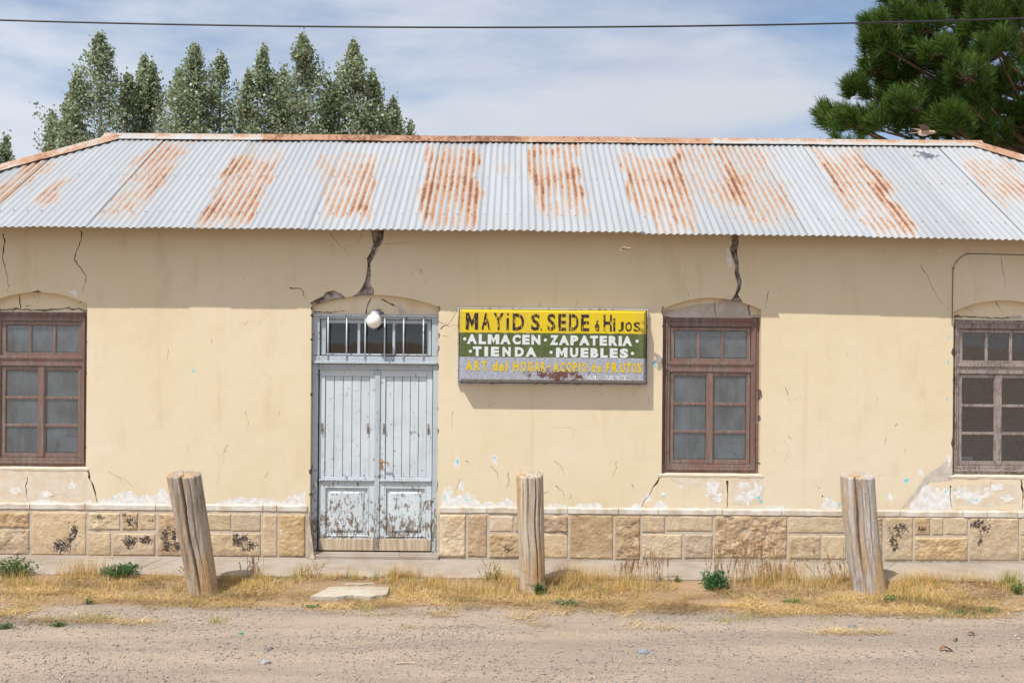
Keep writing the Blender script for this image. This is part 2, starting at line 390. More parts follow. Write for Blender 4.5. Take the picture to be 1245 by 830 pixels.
def veg(name, transl=.35, rough=.75):
    M = Mat(name, (.1, .2, .05), rough, .25)
    c = M.attr('Col', 'Color'); M.color(c)
    tr = M.n('ShaderNodeBsdfTranslucent'); M.lk(c, tr.inputs[0])
    mx = M.n('ShaderNodeMixShader'); mx.inputs[0].default_value = transl
    M.lk(M.b.outputs[0], mx.inputs[1]); M.lk(tr.outputs[0], mx.inputs[2]); M.lk(mx.outputs[0], M.o.inputs[0]); return M.m
m_leaf = veg('leaf', .42, .45)
m_straw = veg('straw', .25, .8)
m_needle = veg('needle', .2, .5)
M_ = Mat('pebble', (.4, .35, .3), .9, .2); M_.color(M_.attr('Col', 'Color')); m_pebble = M_.m
m_bark = plain_wood('tree_bark', (.20, .16, .12), (.34, .29, .24))
m_pbark = plain_wood('pine_bark', (.10, .065, .045), (.20, .13, .09))

# ------------------------------------------------------------------ object helpers
def tag(o, label=None, cat=None, group=None, kind=None):
    if label: o['label'] = label
    if cat: o['category'] = cat
    if group: o['group'] = group
    if kind: o['kind'] = kind
    return o
def link(name, me, mats, parent=None, loc=None):
    o = bpy.data.objects.new(name, me); col.objects.link(o)
    if mats is not None and me is not None and len(me.materials) == 0:
        for m in (mats if isinstance(mats, (list, tuple)) else [mats]): me.materials.append(m)
    if loc is not None: o.location = loc
    if parent is not None:
        o.parent = parent
        o.matrix_parent_inverse = Matrix.Translation(-parent_loc(parent))
    return o
def parent_loc(p):
    v = Vector(p.location)
    return v
def empty(name, loc):
    o = bpy.data.objects.new(name, None); o.empty_display_size = .2; col.objects.link(o); o.location = loc; return o
def np_mesh(name, V, Fc, smooth=False, col_attr=None, attrs=None):
    V = np.asarray(V, np.float32); Fc = np.asarray(Fc, np.int32)
    me = bpy.data.meshes.new(name); k = Fc.shape[1]
    me.vertices.add(len(V)); me.vertices.foreach_set('co', V.ravel())
    me.loops.add(Fc.size); me.loops.foreach_set('vertex_index', Fc.ravel())
    me.polygons.add(len(Fc)); me.polygons.foreach_set('loop_start', np.arange(0, Fc.size, k, dtype=np.int32))
    me.polygons.foreach_set('loop_total', np.full(len(Fc), k, np.int32))
    if smooth: me.polygons.foreach_set('use_smooth', np.ones(len(Fc), bool))
    me.update(calc_edges=True); me.validate()
    if col_attr is not None:
        a = me.attributes.new('Col', 'FLOAT_COLOR', 'POINT')
        a.data.foreach_set('color', np.concatenate([col_attr, np.ones((len(V), 1))], 1).astype(np.float32).ravel())
    for kx, vv in (attrs or {}).items():
        a = me.attributes.new(kx, 'FLOAT', 'POINT'); a.data.foreach_set('value', np.asarray(vv, np.float32))
    return me
class MB:
    def __init__(s): s.bm = bmesh.new()
    def box(s, x0, x1, y0, y1, z0, z1):
        v = [s.bm.verts.new((x, y, z)) for x in (x0, x1) for y in (y0, y1) for z in (z0, z1)]
        for f in ((0, 1, 3, 2), (4, 6, 7, 5), (0, 4, 5, 1), (2, 3, 7, 6), (0, 2, 6, 4), (1, 5, 7, 3)):
            s.bm.faces.new([v[i] for i in f])
        return s
    def quad8(s, b, t):                       # eight corners, bottom loop and top loop
        vb = [s.bm.verts.new(p) for p in b]; vt = [s.bm.verts.new(p) for p in t]; n = len(b)
        s.bm.faces.new(vb[::-1]); s.bm.faces.new(vt)
        for i in range(n): s.bm.faces.new((vb[i], vb[(i + 1) % n], vt[(i + 1) % n], vt[i]))
        return s
    def tube(s, pts, r, n=8, cap=True):
        pts = [Vector(p) for p in pts]; rs = r if isinstance(r, (list, tuple)) else [r] * len(pts); rings = []
        for i, p in enumerate(pts):
            d = (pts[min(i + 1, len(pts) - 1)] - pts[max(i - 1, 0)]).normalized()
            a = Vector((0, 0, 1)) if abs(d.z) < .9 else Vector((1, 0, 0))
            u = d.cross(a).normalized(); w = d.cross(u)
            rings.append([s.bm.verts.new(p + (u * math.cos(k * 2 * PI / n) + w * math.sin(k * 2 * PI / n)) * rs[i]) for k in range(n)])
        for i in range(len(rings) - 1):
            for k in range(n): s.bm.faces.new((rings[i][k], rings[i][(k + 1) % n], rings[i + 1][(k + 1) % n], rings[i + 1][k]))
        if cap: s.bm.faces.new(rings[0]); s.bm.faces.new(rings[-1][::-1])
        return s
    def sphere(s, c, r, seg=16, rings=10, sc_=(1, 1, 1)):
        m = Matrix.Translation(c) @ Matrix.Diagonal((*[r * q for q in sc_], 1))
        bmesh.ops.create_uvsphere(s.bm, u_segments=seg, v_segments=rings, radius=1, matrix=m); return s
    def build(s, name, mat, parent=None, bevel=0.0, smooth=False, loc=None, origin=None):
        bmesh.ops.recalc_face_normals(s.bm, faces=s.bm.faces)
        if bevel: bmesh.ops.bevel(s.bm, geom=list(s.bm.edges), offset=bevel, segments=1, affect='EDGES', clamp_overlap=True)
        if smooth:
            for f in s.bm.faces: f.smooth = True
        if origin is not None: bmesh.ops.translate(s.bm, verts=s.bm.verts, vec=-Vector(origin)); loc = origin
        me = bpy.data.meshes.new(name); s.bm.to_mesh(me); s.bm.free()
        return link(name, me, mat, parent, loc)
def hn(x, y, s=1.0, o=0.0): return mnoise.noise(Vector((x * s + o, y * s - o, o * .37)))
def in_poly(px, py, poly):
    c = False; j = len(poly) - 1
    for i in range(len(poly)):
        xi, yi = poly[i]; xj, yj = poly[j]
        if (yi > py) != (yj > py) and px < (xj - xi) * (py - yi) / (yj - yi) + xi: c = not c
        j = i
    return c

# ================================================================== GROUND
VERGE_END = -1.78
def gh(x, y):      # height of the earth
    h = -.085 + .062 * min(1, max(0, (y + 1.25) / .4)) ** 1.5 + .018 * hn(x, y, .9) + .008 * hn(x, y, 3.1, 4) + .003 * hn(x, y, 11, 8)
    if y < VERGE_END: h -= .012 * min(1, (VERGE_END - y) / .5)
    h += .006 * math.sin(y * 2.2 + .35 * hn(x, y, .35, 3)) * (1 if y < -2 else 0)
    return h
def grid_sheet(name, xs, ys, fn, mat):
    V = [(x, y, fn(x, y)) for y in ys for x in xs]; n = len(xs)
    Fc = [(j * n + i, j * n + i + 1, (j + 1) * n + i + 1, (j + 1) * n + i) for j in range(len(ys) - 1) for i in range(n - 1)]
    return link(name, np_mesh(name, V, Fc, True), mat)
xs = [-900, -300, -120, -60, -30, -18, -12] + list(np.arange(-8, 8.01, .06)) + [12, 18, 30, 60, 120, 300, 900]
ys = [-900, -200, -60, -25, -14] + list(np.arange(-9, VERGE_END, .5)) + list(np.arange(VERGE_END, -.5, .05)) + [0, 3, 8, 15, 30, 60, 150, 400, 900]
ground = grid_sheet('ground', xs, ys, lambda x, y: (gh(x, y) - (.06 if y < VERGE_END - .05 else 0)) if abs(x) < 9 and -9.5 < y < -.4 else (-.16 if y < VERGE_END else -.10), m_soil)
tag(ground, 'bare brown earth under the dry grass verge', 'ground', kind='structure')
xs = [-60, -30, -16, -11] + list(np.arange(-8, 8.01, .05)) + [11, 16, 30, 60]
ys = [-20, -14, -10] + list(np.arange(-7.6, -3.9, .12)) + list(np.arange(-3.9, VERGE_END + .3, .04))
road = grid_sheet('dirt_road', xs, ys, lambda x, y: gh(x, y) + (.004 if y < VERGE_END + .02 + .12 * hn(x, 0, 1.3, 2) else -.02), m_dirt)
tag(road, 'pale gravelly dirt road in front of the verge', 'road', kind='structure')
# pavement with its edge
mb = MB()
Xs = np.arange(-9.6, 10.41, .2)
top, bot = [], []
prev = None
for i, X in enumerate(Xs):
    ye = -.835 + .012 * hn(X, 0, 2.0, 1) + .008 * hn(X, 0, 9, 2)
    ring = [mb.bm.verts.new(p) for p in ((X, .2, .004), (X, ye + .02, .0 + .003 * hn(X, 3, 2)), (X, ye, -.015), (X, ye + .01, -.16))]
    if prev:
        for k in range(3): mb.bm.faces.new((prev[k], prev[k + 1], ring[k + 1], ring[k]))
    prev = ring
pav = mb.build('pavement', m_conc)
tag(pav, 'worn concrete pavement strip along the foot of the shop', 'pavement', kind='structure')

# ================================================================== THE SHOP
shop = tag(empty('shop_building', (0, 2.0, 0)), 'long cream plastered shop with rusty corrugated hip roof and stone base', 'building')
XL, XR = -7.3, 8.1                      # ends of the front wall
ZB, ZT = .575, 3.74                     # plaster from the ledge to under the roof
DEPTH = 4.2

# openings: centre X, width, bottom, frame top, spring, apex
OPEN = {'left': (-5.235, 1.09, .965), 'mid': (2.205, 1.085, .955), 'right': (5.415, 1.09, .965), 'door': (-1.513, 1.405, .02)}
FT, SPR, APX = 2.692, 2.775, 2.900
def opening_poly(k, grow=0.0, arch=True, jag=0.0):
    cx, w, zb = OPEN[k]; w2 = w / 2 + grow; pts = []
    rr = random.Random(hash(k) % 1000 if False else len(k) * 31 + ord(k[0]))
    n = 26
    def jx(a): return a if jag == 0 else (max(0, rr.gauss(-.002, .006)) if rr.random() < .5 else 0.0)
    zb2 = zb - grow if k != 'door' else zb - .2
    pts.append((cx - w2, zb2)); pts.append((cx + w2, zb2))
    if jag:
        for i in range(1, n): pts.append((cx + w2 + jx(0), zb + (SPR - zb) * i / n))
    m = 20
    for i in range(m + 1):
        t = i / m; x = cx + w2 - 2 * w2 * t; z = SPR + grow + (APX - SPR) * (1 - (2 * t - 1) ** 2)
        pts.append((x, z))
    if jag:
        for i in range(n - 1, 0, -1): pts.append((cx - w2 - jx(0), zb + (SPR - zb) * i / n))
    return pts

def wpx(pts): return [(W(x, y).x, W(x, y).z) for x, y in pts]
def sliver(pts, width, seed=0, taper=True):     # a crack: a thin ragged polygon round a path of photo points
    rr = random.Random(seed); P = [Vector((W(x, y).x, W(x, y).z)) for x, y in pts]
    Q = []
    for a, b in zip(P[:-1], P[1:]):
        n = max(2, int((b - a).length / .035))
        for i in range(n):
            t = i / n; q = a.lerp(b, t)
            d = (b - a).normalized(); Q.append(q + Vector((-d.y, d.x)) * rr.gauss(0, .006 if i else 0))
    Q.append(P[-1]); L, Rr = [], []
    for i, q in enumerate(Q):
        d = (Q[min(i + 1, len(Q) - 1)] - Q[max(i - 1, 0)]).normalized(); nrm = Vector((-d.y, d.x))
        t = i / (len(Q) - 1)
        w = width / 110 * .5 * (rr.uniform(.5, 1.4)) * ((1 - .75 * t) if taper else 1)
        L.append(tuple(q + nrm * w)); Rr.append(tuple(q - nrm * w * rr.uniform(.6, 1.2)))
    return L + Rr[::-1]
def blob(x, y, rx, ry, seed=0, n=14, jag=.35):
    rr = random.Random(seed); c = W(x, y)
    return [(c.x + math.cos(a) * rx / 110 * k, c.z + math.sin(a) * ry / 110 * k)
            for a, k in ((2 * PI * i / n, 1 + rr.uniform(-jag, jag)) for i in range(n))]
def base_band(pts, seed):                       # lost paint rising from the ledge
    rr = random.Random(seed); out = []
    P = [(W(x, y).x, W(x, y).z) for x, y in pts]
    for (x0, z0), (x1, z1) in zip(P[:-1], P[1:]):
        n = max(2, int(abs(x1 - x0) / .022))
        for i in range(n):
            t = i / n; out.append((x0 + (x1 - x0) * t, max(ZB + .012, z0 + (z1 - z0) * t + rr.gauss(0, .013))))
    out.append(P[-1])
    return [(P[0][0], ZB + .003)] + out + [(P[-1][0], ZB + .003)]

HOLES, REG = [], []          # HOLES: plaster gone to the core; REG: (polygon, material slot)
for i, (pts, w) in enumerate([
    ([(4, 284), (6, 292), (3, 315), (9, 335), (10, 356)], 1.7), ([(98, 280), (99, 292), (90, 315), (105, 335), (100, 354)], 1.9),
    ([(352, 350), (366, 351), (372, 363)], 1.6), ([(401, 284), (414, 300), (428, 313)], .9),
    ([(888, 366), (876, 371), (872, 377)], 1.2), ([(935, 354), (931, 368), (932, 376)], 1.2),
    ([(1120, 322), (1131, 343), (1140, 362), (1156, 378)], .9), ([(1216, 310), (1219, 325), (1222, 343), (1219, 363)], .9),
    ([(536, 400), (546, 394), (556, 378)], 1.6), ([(533, 391), (545, 397), (556, 395)], 1.2), ([(538, 408), (548, 409)], .9),
    ([(802, 580), (790, 600), (779, 616)], 2.2), ([(884, 584), (885, 600), (883, 618)], 3.2), ([(106, 572), (113, 590), (119, 612)], 3.0),
    ([(33, 580), (32, 600), (36, 616)], 1.4), ([(1156, 590), (1155, 603), (1157, 619)], 1.6), ([(1241, 583), (1244, 600), (1242, 619)], 3.2),
    ([(132, 573), (146, 582), (152, 590)], .9), ([(596, 566), (605, 575), (606, 582)], 1.2), ([(618, 574), (619, 584), (617, 596)], 1.3),
    ([(676, 590), (685, 598), (686, 606)], 1.2), ([(694, 600), (693, 606), (687, 606)], 1.0), ([(674, 560), (682, 566), (687, 578)], .8),
    ([(551, 500), (549, 512), (550, 522)], 1.0), ([(750, 560), (748, 572), (743, 580)], .9), ([(768, 588), (770, 596)], 1.0),
    ([(258, 412), (257, 420)], 1.2), ([(277, 540), (272, 552), (270, 566)], .8), ([(298, 500), (302, 512), (299, 528)], .8),
    ([(160, 590), (152, 583), (140, 578)], .8), ([(955, 470), (958, 482), (961, 490)], .9), ([(959, 530), (964, 536)], 1.2), ([(1078, 532), (1075, 540)], 1.0),
    ([(1088, 518), (1091, 514)], 1.2), ([(661, 600), (668, 596)], .8), ([(560, 582), (556, 592), (553, 600)], 1.0), ([(566, 560), (571, 565)], .9),
    ([(1205, 585), (1204, 600)], .9), ([(1180, 622), (1225, 620)], 1.0), ([(820, 619), (870, 618)], 1.0), ([(60, 604), (78, 600), (86, 608)], .9),
    ([(700, 372), (703, 366)], .8), ([(655, 374), (657, 366)], .8), ([(836, 355), (838, 362)], .8), ([(1100, 545), (1101, 556)], .7),
    ([(600, 402 + 90), (602, 488)], .8), ([(788, 482), (790, 494)], .8), ([(340, 500), (338, 512)], .7), ([(205, 425), (203, 440)], .6),
    ([(238, 470), (237, 485)], .5), ([(322, 580), (328, 572)], .8), ([(440, 283), (433, 300)], .6), ([(466, 297), (490, 295), (502, 296)], .8)]):
    HOLES.append(sliver(pts, w * (.62 if w < 1.25 else .9), i))
HOLES += [wpx([(451, 280), (467, 280), (466, 290), (463, 298), (457, 303), (455, 312), (450, 320), (451, 333), (450, 345), (455, 353), (454, 362),
               (440, 361), (427, 361), (434, 357), (440, 350), (444, 341), (446, 331), (447, 322), (446, 314), (451, 306), (454, 297)]),
          wpx([(377, 368), (384, 364), (393, 360), (396, 355), (406, 353), (415, 357), (420, 362), (406, 364), (392, 369), (379, 371)]),
          wpx([(889, 282), (898, 282), (898, 296), (896, 306), (898, 318), (898, 330), (902, 342), (900, 352), (897, 358), (903, 367), (888, 366), (894, 357), (897, 347), (893, 332), (894, 322), (890, 312), (887, 302), (890, 296)]),
          wpx([(38, 355), (46, 353), (50, 354), (44, 357)]), blob(1000, 303 + 300, 1, 1, 3)]
# bare grey render and old coats
REG += [(wpx([(1157, 556), (1157.5, 584), (1143, 586), (1131, 586), (1122, 596), (1110, 607), (1099, 618), (1096, 618), (1103, 608), (1113, 597), (1121, 584), (1130, 574), (1141, 568), (1150, 561)]), 2),
        (wpx([(883, 302), (887, 301), (890, 315), (890, 325), (886, 325), (883, 315)]), 1),
        (wpx([(83, 355), (91, 352), (95, 357), (93, 361), (88, 357)]), 1),
        (wpx([(450, 300), (455, 299), (461, 303), (456, 311), (452, 309)]), 2)]
REG += [(base_band(p, 40 + i), 1) for i, p in enumerate([
    [(20, 608), (40, 603), (62, 607), (84, 600), (104, 606), (112, 610)],
    [(118, 610), (135, 605), (148, 596), (160, 597), (170, 604), (186, 602), (197, 594), (205, 602), (222, 607)],
    [(262, 611), (280, 606), (296, 604), (318, 605), (340, 608), (358, 602), (368, 598), (371, 596)],
    [(536, 606), (541, 592), (546, 600), (553, 604), (562, 601), (569, 598), (574, 607), (588, 612), (592, 608), (604, 611), (616, 607), (627, 611)],
    [(664, 614), (676, 612), (690, 615)], [(700, 614), (716, 612), (732, 613)], [(768, 614), (774, 609), (780, 613)],
    [(796, 615), (799, 608), (806, 608), (812, 614)], [(930, 614), (944, 615), (960, 616)], [(998, 616), (1003, 607), (1010, 606), (1018, 612)],
    [(1106, 614), (1116, 600), (1124, 590), (1131, 588), (1138, 600), (1150, 594), (1158, 598)]])]
REG += [(wpx(p), 3) for p in (
    [(0, 571), (100, 569), (107, 584), (112, 606), (96, 612), (50, 606), (30, 612), (0, 606)],
    [(812, 582), (878, 581), (881, 598), (880, 612), (866, 613), (858, 596), (838, 590), (822, 588)],
    [(889, 583), (926, 580), (931, 592), (926, 614), (890, 614)],
    [(1160, 590), (1238, 587), (1240, 612), (1200, 616), (1162, 614)])]
for i, (x, y, rx, ry) in enumerate([(866, 594, 9, 8), (872, 606, 6, 6), (905, 590, 8, 4), (908, 604, 12, 9), (920, 596, 5, 9), (1168, 600, 8, 8), (1185, 604, 12, 7), (1212, 592, 7, 4),
    (1136, 600, 5, 9), (1124, 606, 4, 7), (570, 607, 7, 8), (560, 590, 4, 6), (545, 600, 5, 7), (602, 559, 3, 6), (556, 560, 3, 8), (1082, 604, 3, 4), (88, 590, 5, 4), (56, 600, 8, 5), (20, 596, 7, 4),
    (787, 606, 5, 4), (828, 592, 3, 2), (801, 437, 3, 3), (1154, 560, 2, 7), (1120, 574, 4, 5), (1225, 606, 6, 5), (1200, 598, 5, 6), (806, 600, 3, 2)]):
    REG.append((blob(x, y, rx, ry, 100 + i, 18, .5), 1))
for i, (x, y, rx, ry) in enumerate([(922, 605, 3, 2), (926, 609, 2.4, 1.6), (1102, 584, 2.6, 3), (795, 441, 3, 1.8), (797, 445, 1.6, 2.4), (1021, 613, 1.6, 2), (1008, 605, 1, 1), (235, 451, 1.2, 2.5), (1154, 410, 1, 2), (1153, 440, 1.2, 2.5),
    (1160, 595, 1.5, 1.4), (1178, 610, 1.6, 1.2), (1187, 608, 1.2, 1.4), (1203, 615, 1.2, 1), (137, 606, 1.6, 1.2), (1151, 486, 2, 1), (556, 561, 1.5, 3), (601, 556, 1.5, 2), (541, 604, 1, 3), (567, 607, 3, 1), (806, 603, 2.6, .9), (1150, 597, 1.2, 2), (928, 581, 1.5, 1.2)]):
    REG.append((blob(x, y, rx, ry, 200 + i, 9, .4), 4))
# notches of plaster lost along the jambs
rr = random.Random(5)
for k in OPEN:
    cx, w, zb = OPEN[k]
    for side in (-1, 1):
        for _ in range(7 if k == 'door' else 3):
            z = rr.uniform(max(zb, .62), SPR); d = rr.uniform(.004, .02) * (1.4 if rr.random() < .2 else 1); h = rr.uniform(.012, .07); x = cx + side * (w / 2 - .006)
            HOLES.append([(x, z - h), (x + side * (d * .5 + .006), z - h * .5), (x + side * (d + .006), z + rr.uniform(-.3, .3) * h), (x + side * (d * .4 + .006), z + h * .7), (x, z + h)])

def sheet_cdt(outer, polys):
    vs, es = [], []
    def add(poly):
        b = len(vs); n = len(poly)
        for q in poly: vs.append(Vector(q))
        for i in range(n): es.append((b + i, b + (i + 1) % n))
    add(outer)
    for p in polys: add(p)
    r = delaunay_2d_cdt(vs, es, [], 0, 1e-4)
    return r[0], r[2]
def wall_layer(name, Y, openings, holes, regs, mats, rim_open, rim_hole, parent):
    outer = [(XL, ZB - .6 if name != 'wall' else ZB), (XR, ZB - .6 if name != 'wall' else ZB), (XR, ZT), (XL, ZT)]
    ops = list(openings.values())
    V, T = sheet_cdt(outer, ops + holes + [r[0] for r in regs])
    allp = [(o, 'o') for o in ops] + [(h, 'h') for h in holes]
    bbs = [(min(p[0] for p in q), max(p[0] for p in q), min(p[1] for p in q), max(p[1] for p in q)) for q, _ in allp]
    rbb = [(min(p[0] for p in q), max(p[0] for p in q), min(p[1] for p in q), max(p[1] for p in q)) for q, _ in regs]
    keep, kind = [], []
    for t in T:
        c = sum((V[i] for i in t), Vector((0, 0))) / len(t); x, z = c
        st = None
        for (q, ty), b in zip(allp, bbs):
            if b[0] <= x <= b[1] and b[2] <= z <= b[3] and in_poly(x, z, q): st = ty; 
            if st == 'o': break
        if st: kind.append((t, st)); continue
        mi = 0
        for (q, m), b in zip(regs, rbb):
            if b[0] <= x <= b[1] and b[2] <= z <= b[3] and in_poly(x, z, q): mi = m
        keep.append((t, mi))
    verts = [(v.x, Y, v.y) for v in V]; faces, mi = [], []
    for t, m in keep:
        a, b, c = (V[i] for i in t[:3])
        cr = (b.x - a.x) * (c.y - a.y) - (b.y - a.y) * (c.x - a.x)
        faces.append(tuple(t) if cr > 0 else tuple(t[::-1])); mi.append(m)      # facing -Y
    es = {}
    for f in faces:
        for i in range(len(f)):
            e = (f[i], f[(i + 1) % len(f)]); es[e] = 1
    back = {}
    okind = {}
    for t, s in kind:
        for i in range(len(t)):
            a, b = t[i], t[(i + 1) % len(t)]; okind[(a, b)] = s; okind[(b, a)] = s
    def bk(i, d):
        if (i, d) not in back: back[(i, d)] = len(verts); verts.append((verts[i][0], Y + d, verts[i][2]))
        return back[(i, d)]
    for (a, b) in list(es):
        if (b, a) in es: continue
        s = okind.get((a, b)); d = rim_open if s == 'o' else (rim_hole if s == 'h' else .02)
        faces.append((b, a, bk(a, d), bk(b, d))); mi.append(0 if s == 'o' else (5 if s == 'h' and len(mats) > 5 else 0))
    me = bpy.data.meshes.new(name); me.from_pydata(verts, [], faces)
    for m in mats: me.materials.append(m)
    me.polygons.foreach_set('material_index', mi); me.update()
    return link(name, me, None, parent)
ops = {k: opening_poly(k) for k in OPEN}
wall = wall_layer('wall', 0.0, ops, HOLES, REG, [m_paint, m_white, m_grey, m_under, m_turq, m_back], .115, .031, shop)
core = wall_layer('wall_core', .030, {k: opening_poly(k, .004) for k in OPEN}, [], [], [m_back], .25, .25, shop)
# other walls, so the house is a closed body
mb = MB(); mb.box(XL, XL + .3, .28, DEPTH, -.1, ZT - .02); mb.build('side_wall', m_paint, shop)
mb = MB(); mb.box(XR - .3, XR, .28, DEPTH, -.1, ZT - .02); mb.build('side_wall', m_paint, shop)
mb = MB(); mb.box(XL + .3, XR - .3, DEPTH - .3, DEPTH, -.1, ZT - .02); mb.build('back_wall', m_paint, shop)
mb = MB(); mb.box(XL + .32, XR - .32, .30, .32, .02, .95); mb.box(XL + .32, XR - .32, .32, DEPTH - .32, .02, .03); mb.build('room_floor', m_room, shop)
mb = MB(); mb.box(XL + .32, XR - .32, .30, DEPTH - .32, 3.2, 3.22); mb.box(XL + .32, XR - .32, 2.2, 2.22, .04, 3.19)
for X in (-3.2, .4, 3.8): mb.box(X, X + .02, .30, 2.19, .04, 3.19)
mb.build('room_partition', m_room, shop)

# recessed panels under the arches
def tympanum(k, mats, cracks=()):
    cx, w, zb = OPEN[k]; w2 = w / 2 + .002; Y = .075
    out = [(cx - w2, FT - .01), (cx + w2, FT - .01)] + [(cx + w2 - 2 * w2 * i / 20, SPR + .002 + (APX - SPR) * (1 - (2 * i / 20 - 1) ** 2)) for i in range(21)]
    regs = cracks
    V, T = sheet_cdt(out, [c[0] for c in regs]); fs, mi = [], []
    for t in T:
        c = sum((V[i] for i in t), Vector((0, 0))) / 3
        if not in_poly(c.x, c.y, out): continue
        m = 0
        for q, mm in regs:
            if in_poly(c.x, c.y, q): m = mm
        if m < 0: continue
        a, b, d = (V[i] for i in t)
        fs.append(tuple(t) if (b.x - a.x) * (d.y - a.y) - (b.y - a.y) * (d.x - a.x) > 0 else tuple(t[::-1])); mi.append(m)
    me = bpy.data.meshes.new('arch_panel'); me.from_pydata([(v.x, Y, v.y) for v in V], [], fs)
    for m in mats: me.materials.append(m)
    me.polygons.foreach_set('material_index', mi)
    o = link('arch_panel', me, None, shop)
    mb = MB(); mb.box(cx - w2, cx + w2, Y + .012, Y + .03, FT, APX); mb.build('arch_core', m_back, shop)
    return o
tympanum('door', [m_paint, m_grey], [(sliver([(450, 362), (446, 370), (444, 381)], 1.8, 61, False), -1), (sliver([(463, 363), (472, 368), (480, 372)], 2, 62, False), -1),
         (wpx([(478, 371), (487, 370), (491, 376), (494, 381), (485, 381), (482, 376)]), 1), (wpx([(447, 383), (450, 378), (461, 375), (466, 380), (466, 384)]), -1), (sliver([(380, 379), (400, 380), (420, 378)], 1.8, 63), -1)])
tympanum('left', [m_paint, m_grey], [(sliver([(20, 358), (20, 368), (21, 376)], 1.2, 64, False), -1), (sliver([(27, 372), (36, 371)], 1, 65), -1), (sliver([(-5, 377), (20, 376), (50, 377), (80, 374), (104, 377)], 2.4, 66, False), -1), (sliver([(98, 362), (92, 369), (84, 373)], .9, 67), -1)])
tympanum('mid', [m_tymp_grey, m_paint], [(wpx([(806, 379), (809, 374), (820, 368), (835, 364), (850, 362), (866, 361), (880, 362), (872, 368), (850, 369), (838, 372), (826, 374), (815, 376)]), 1),
         (wpx([(914, 371), (926, 376), (926, 382), (915, 382)]), 1), (sliver([(872, 365), (871, 374), (873, 383)], .9, 68, False), -1), (sliver([(912, 368), (912, 376), (913, 383)], 1.4, 69, False), -1)])
tympanum('right', [m_paint, m_grey], [(sliver([(1214, 366), (1221, 376), (1224, 387)], 1.0, 70), -1), (sliver([(1160, 386), (1180, 385), (1210, 387), (1240, 386)], 2.0, 71, False), -1), (wpx([(1230, 384), (1245, 383), (1248, 387), (1232, 388)]), 1)])

# ------------------------------------------------------------------ stone base
Z0 = -.01
mb = MB()
for a, b in ((XL - .01, OPEN['door'][0] - OPEN['door'][1] / 2 - .005), (OPEN['door'][0] + OPEN['door'][1] / 2 + .005, XR + .01)):
    mb.box(a, b, -.006, .30, -.1, ZB - .07)
sbase = mb.build('stone_base', m_joint, shop)
LICH = [(160, 635, 9, 10), (157, 658, 10, 9), (178, 657, 10, 7), (206, 655, 14, 16), (217, 662, 9, 10), (290, 655, 12, 10), (302, 664, 10, 8), (88, 650, 9, 14), (75, 665, 14, 10), (184, 634, 4, 6),
        (618, 668, 6, 6), (1092, 645, 12, 12), (1088, 662, 8, 12), (1121, 643, 6, 5), (1190, 637, 13, 8), (1193, 655, 4, 8), (1198, 642, 8, 6), (120, 628, 5, 4), (36, 666, 3, 6), (150, 626, 4, 4)]
tan = [(.53, .405, .26), (.49, .35, .205), (.55, .44, .30), (.42, .305, .195), (.48, .375, .27)]
STONES = [(-62, 36, 622, 641, 1, 1), (-75, 36, 643, 674, 0, 1), (39, 105, 622, 674, 0, .2), (108, 146, 623, 644, 2, .9), (149, 168, 623, 644, 1, .6), (170, 189, 624, 644, 0, .6), (108, 135, 647, 675, 0, .7), (138, 189, 648, 677, 0, .7),
    (193, 249, 624, 678, 1, .9), (252, 281, 624, 645, 2, .4), (283, 317, 624, 646, 4, .2), (252, 317, 648, 678, 0, .7), (320, 337, 625, 678, 0, .2), (340, 371, 625, 678, 1, .8),
    (535, 566, 625, 677, 2, .9), (569, 592, 626, 677, 3, .7), (596, 624, 627, 646, 2, .4), (627, 656, 626, 646, 1, .8), (595, 640, 649, 678, 3, 1), (643, 690, 649, 678, 0, .2), (659, 690, 627, 647, 3, 1),
    (693, 745, 626, 679, 3, .45), (748, 778, 627, 680, 3, 1.2), (781, 808, 627, 647, 0, .3), (811, 866, 627, 646, 2, .3), (781, 829, 649, 679, 2, .6), (832, 866, 649, 679, 4, .7), (869, 956, 627, 678, 3, 1.3), (959, 1028, 628, 648, 2, .2),
    (959, 997, 651, 679, 4, .8), (1000, 1028, 651, 680, 2, .2), (1031, 1072, 629, 681, 1, .9), (1076, 1109, 629, 681, 2, .5), (1112, 1130, 629, 650, 1, .6), (1133, 1146, 629, 650, 2, .3), (1149, 1176, 629, 650, 2, .2), (1112, 1176, 653, 681, 1, 1.1),
    (1179, 1238, 630, 681, 4, .4), (1241, 1302, 630, 650, 2, .6), (1241, 1318, 653, 681, 1, .8), (1305, 1370, 630, 650, 0, .6), (1322, 1390, 653, 681, 3, .8), (1374, 1440, 630, 650, 1, .6), (1394, 1452, 653, 681, 0, .6), (1456, 1508, 630, 681, 3, .8),
    (-140, -66, 622, 641, 0, .6), (-135, -79, 643, 674, 3, .8), (-178, -144, 622, 674, 1, .6)]
rs = random.Random(3)
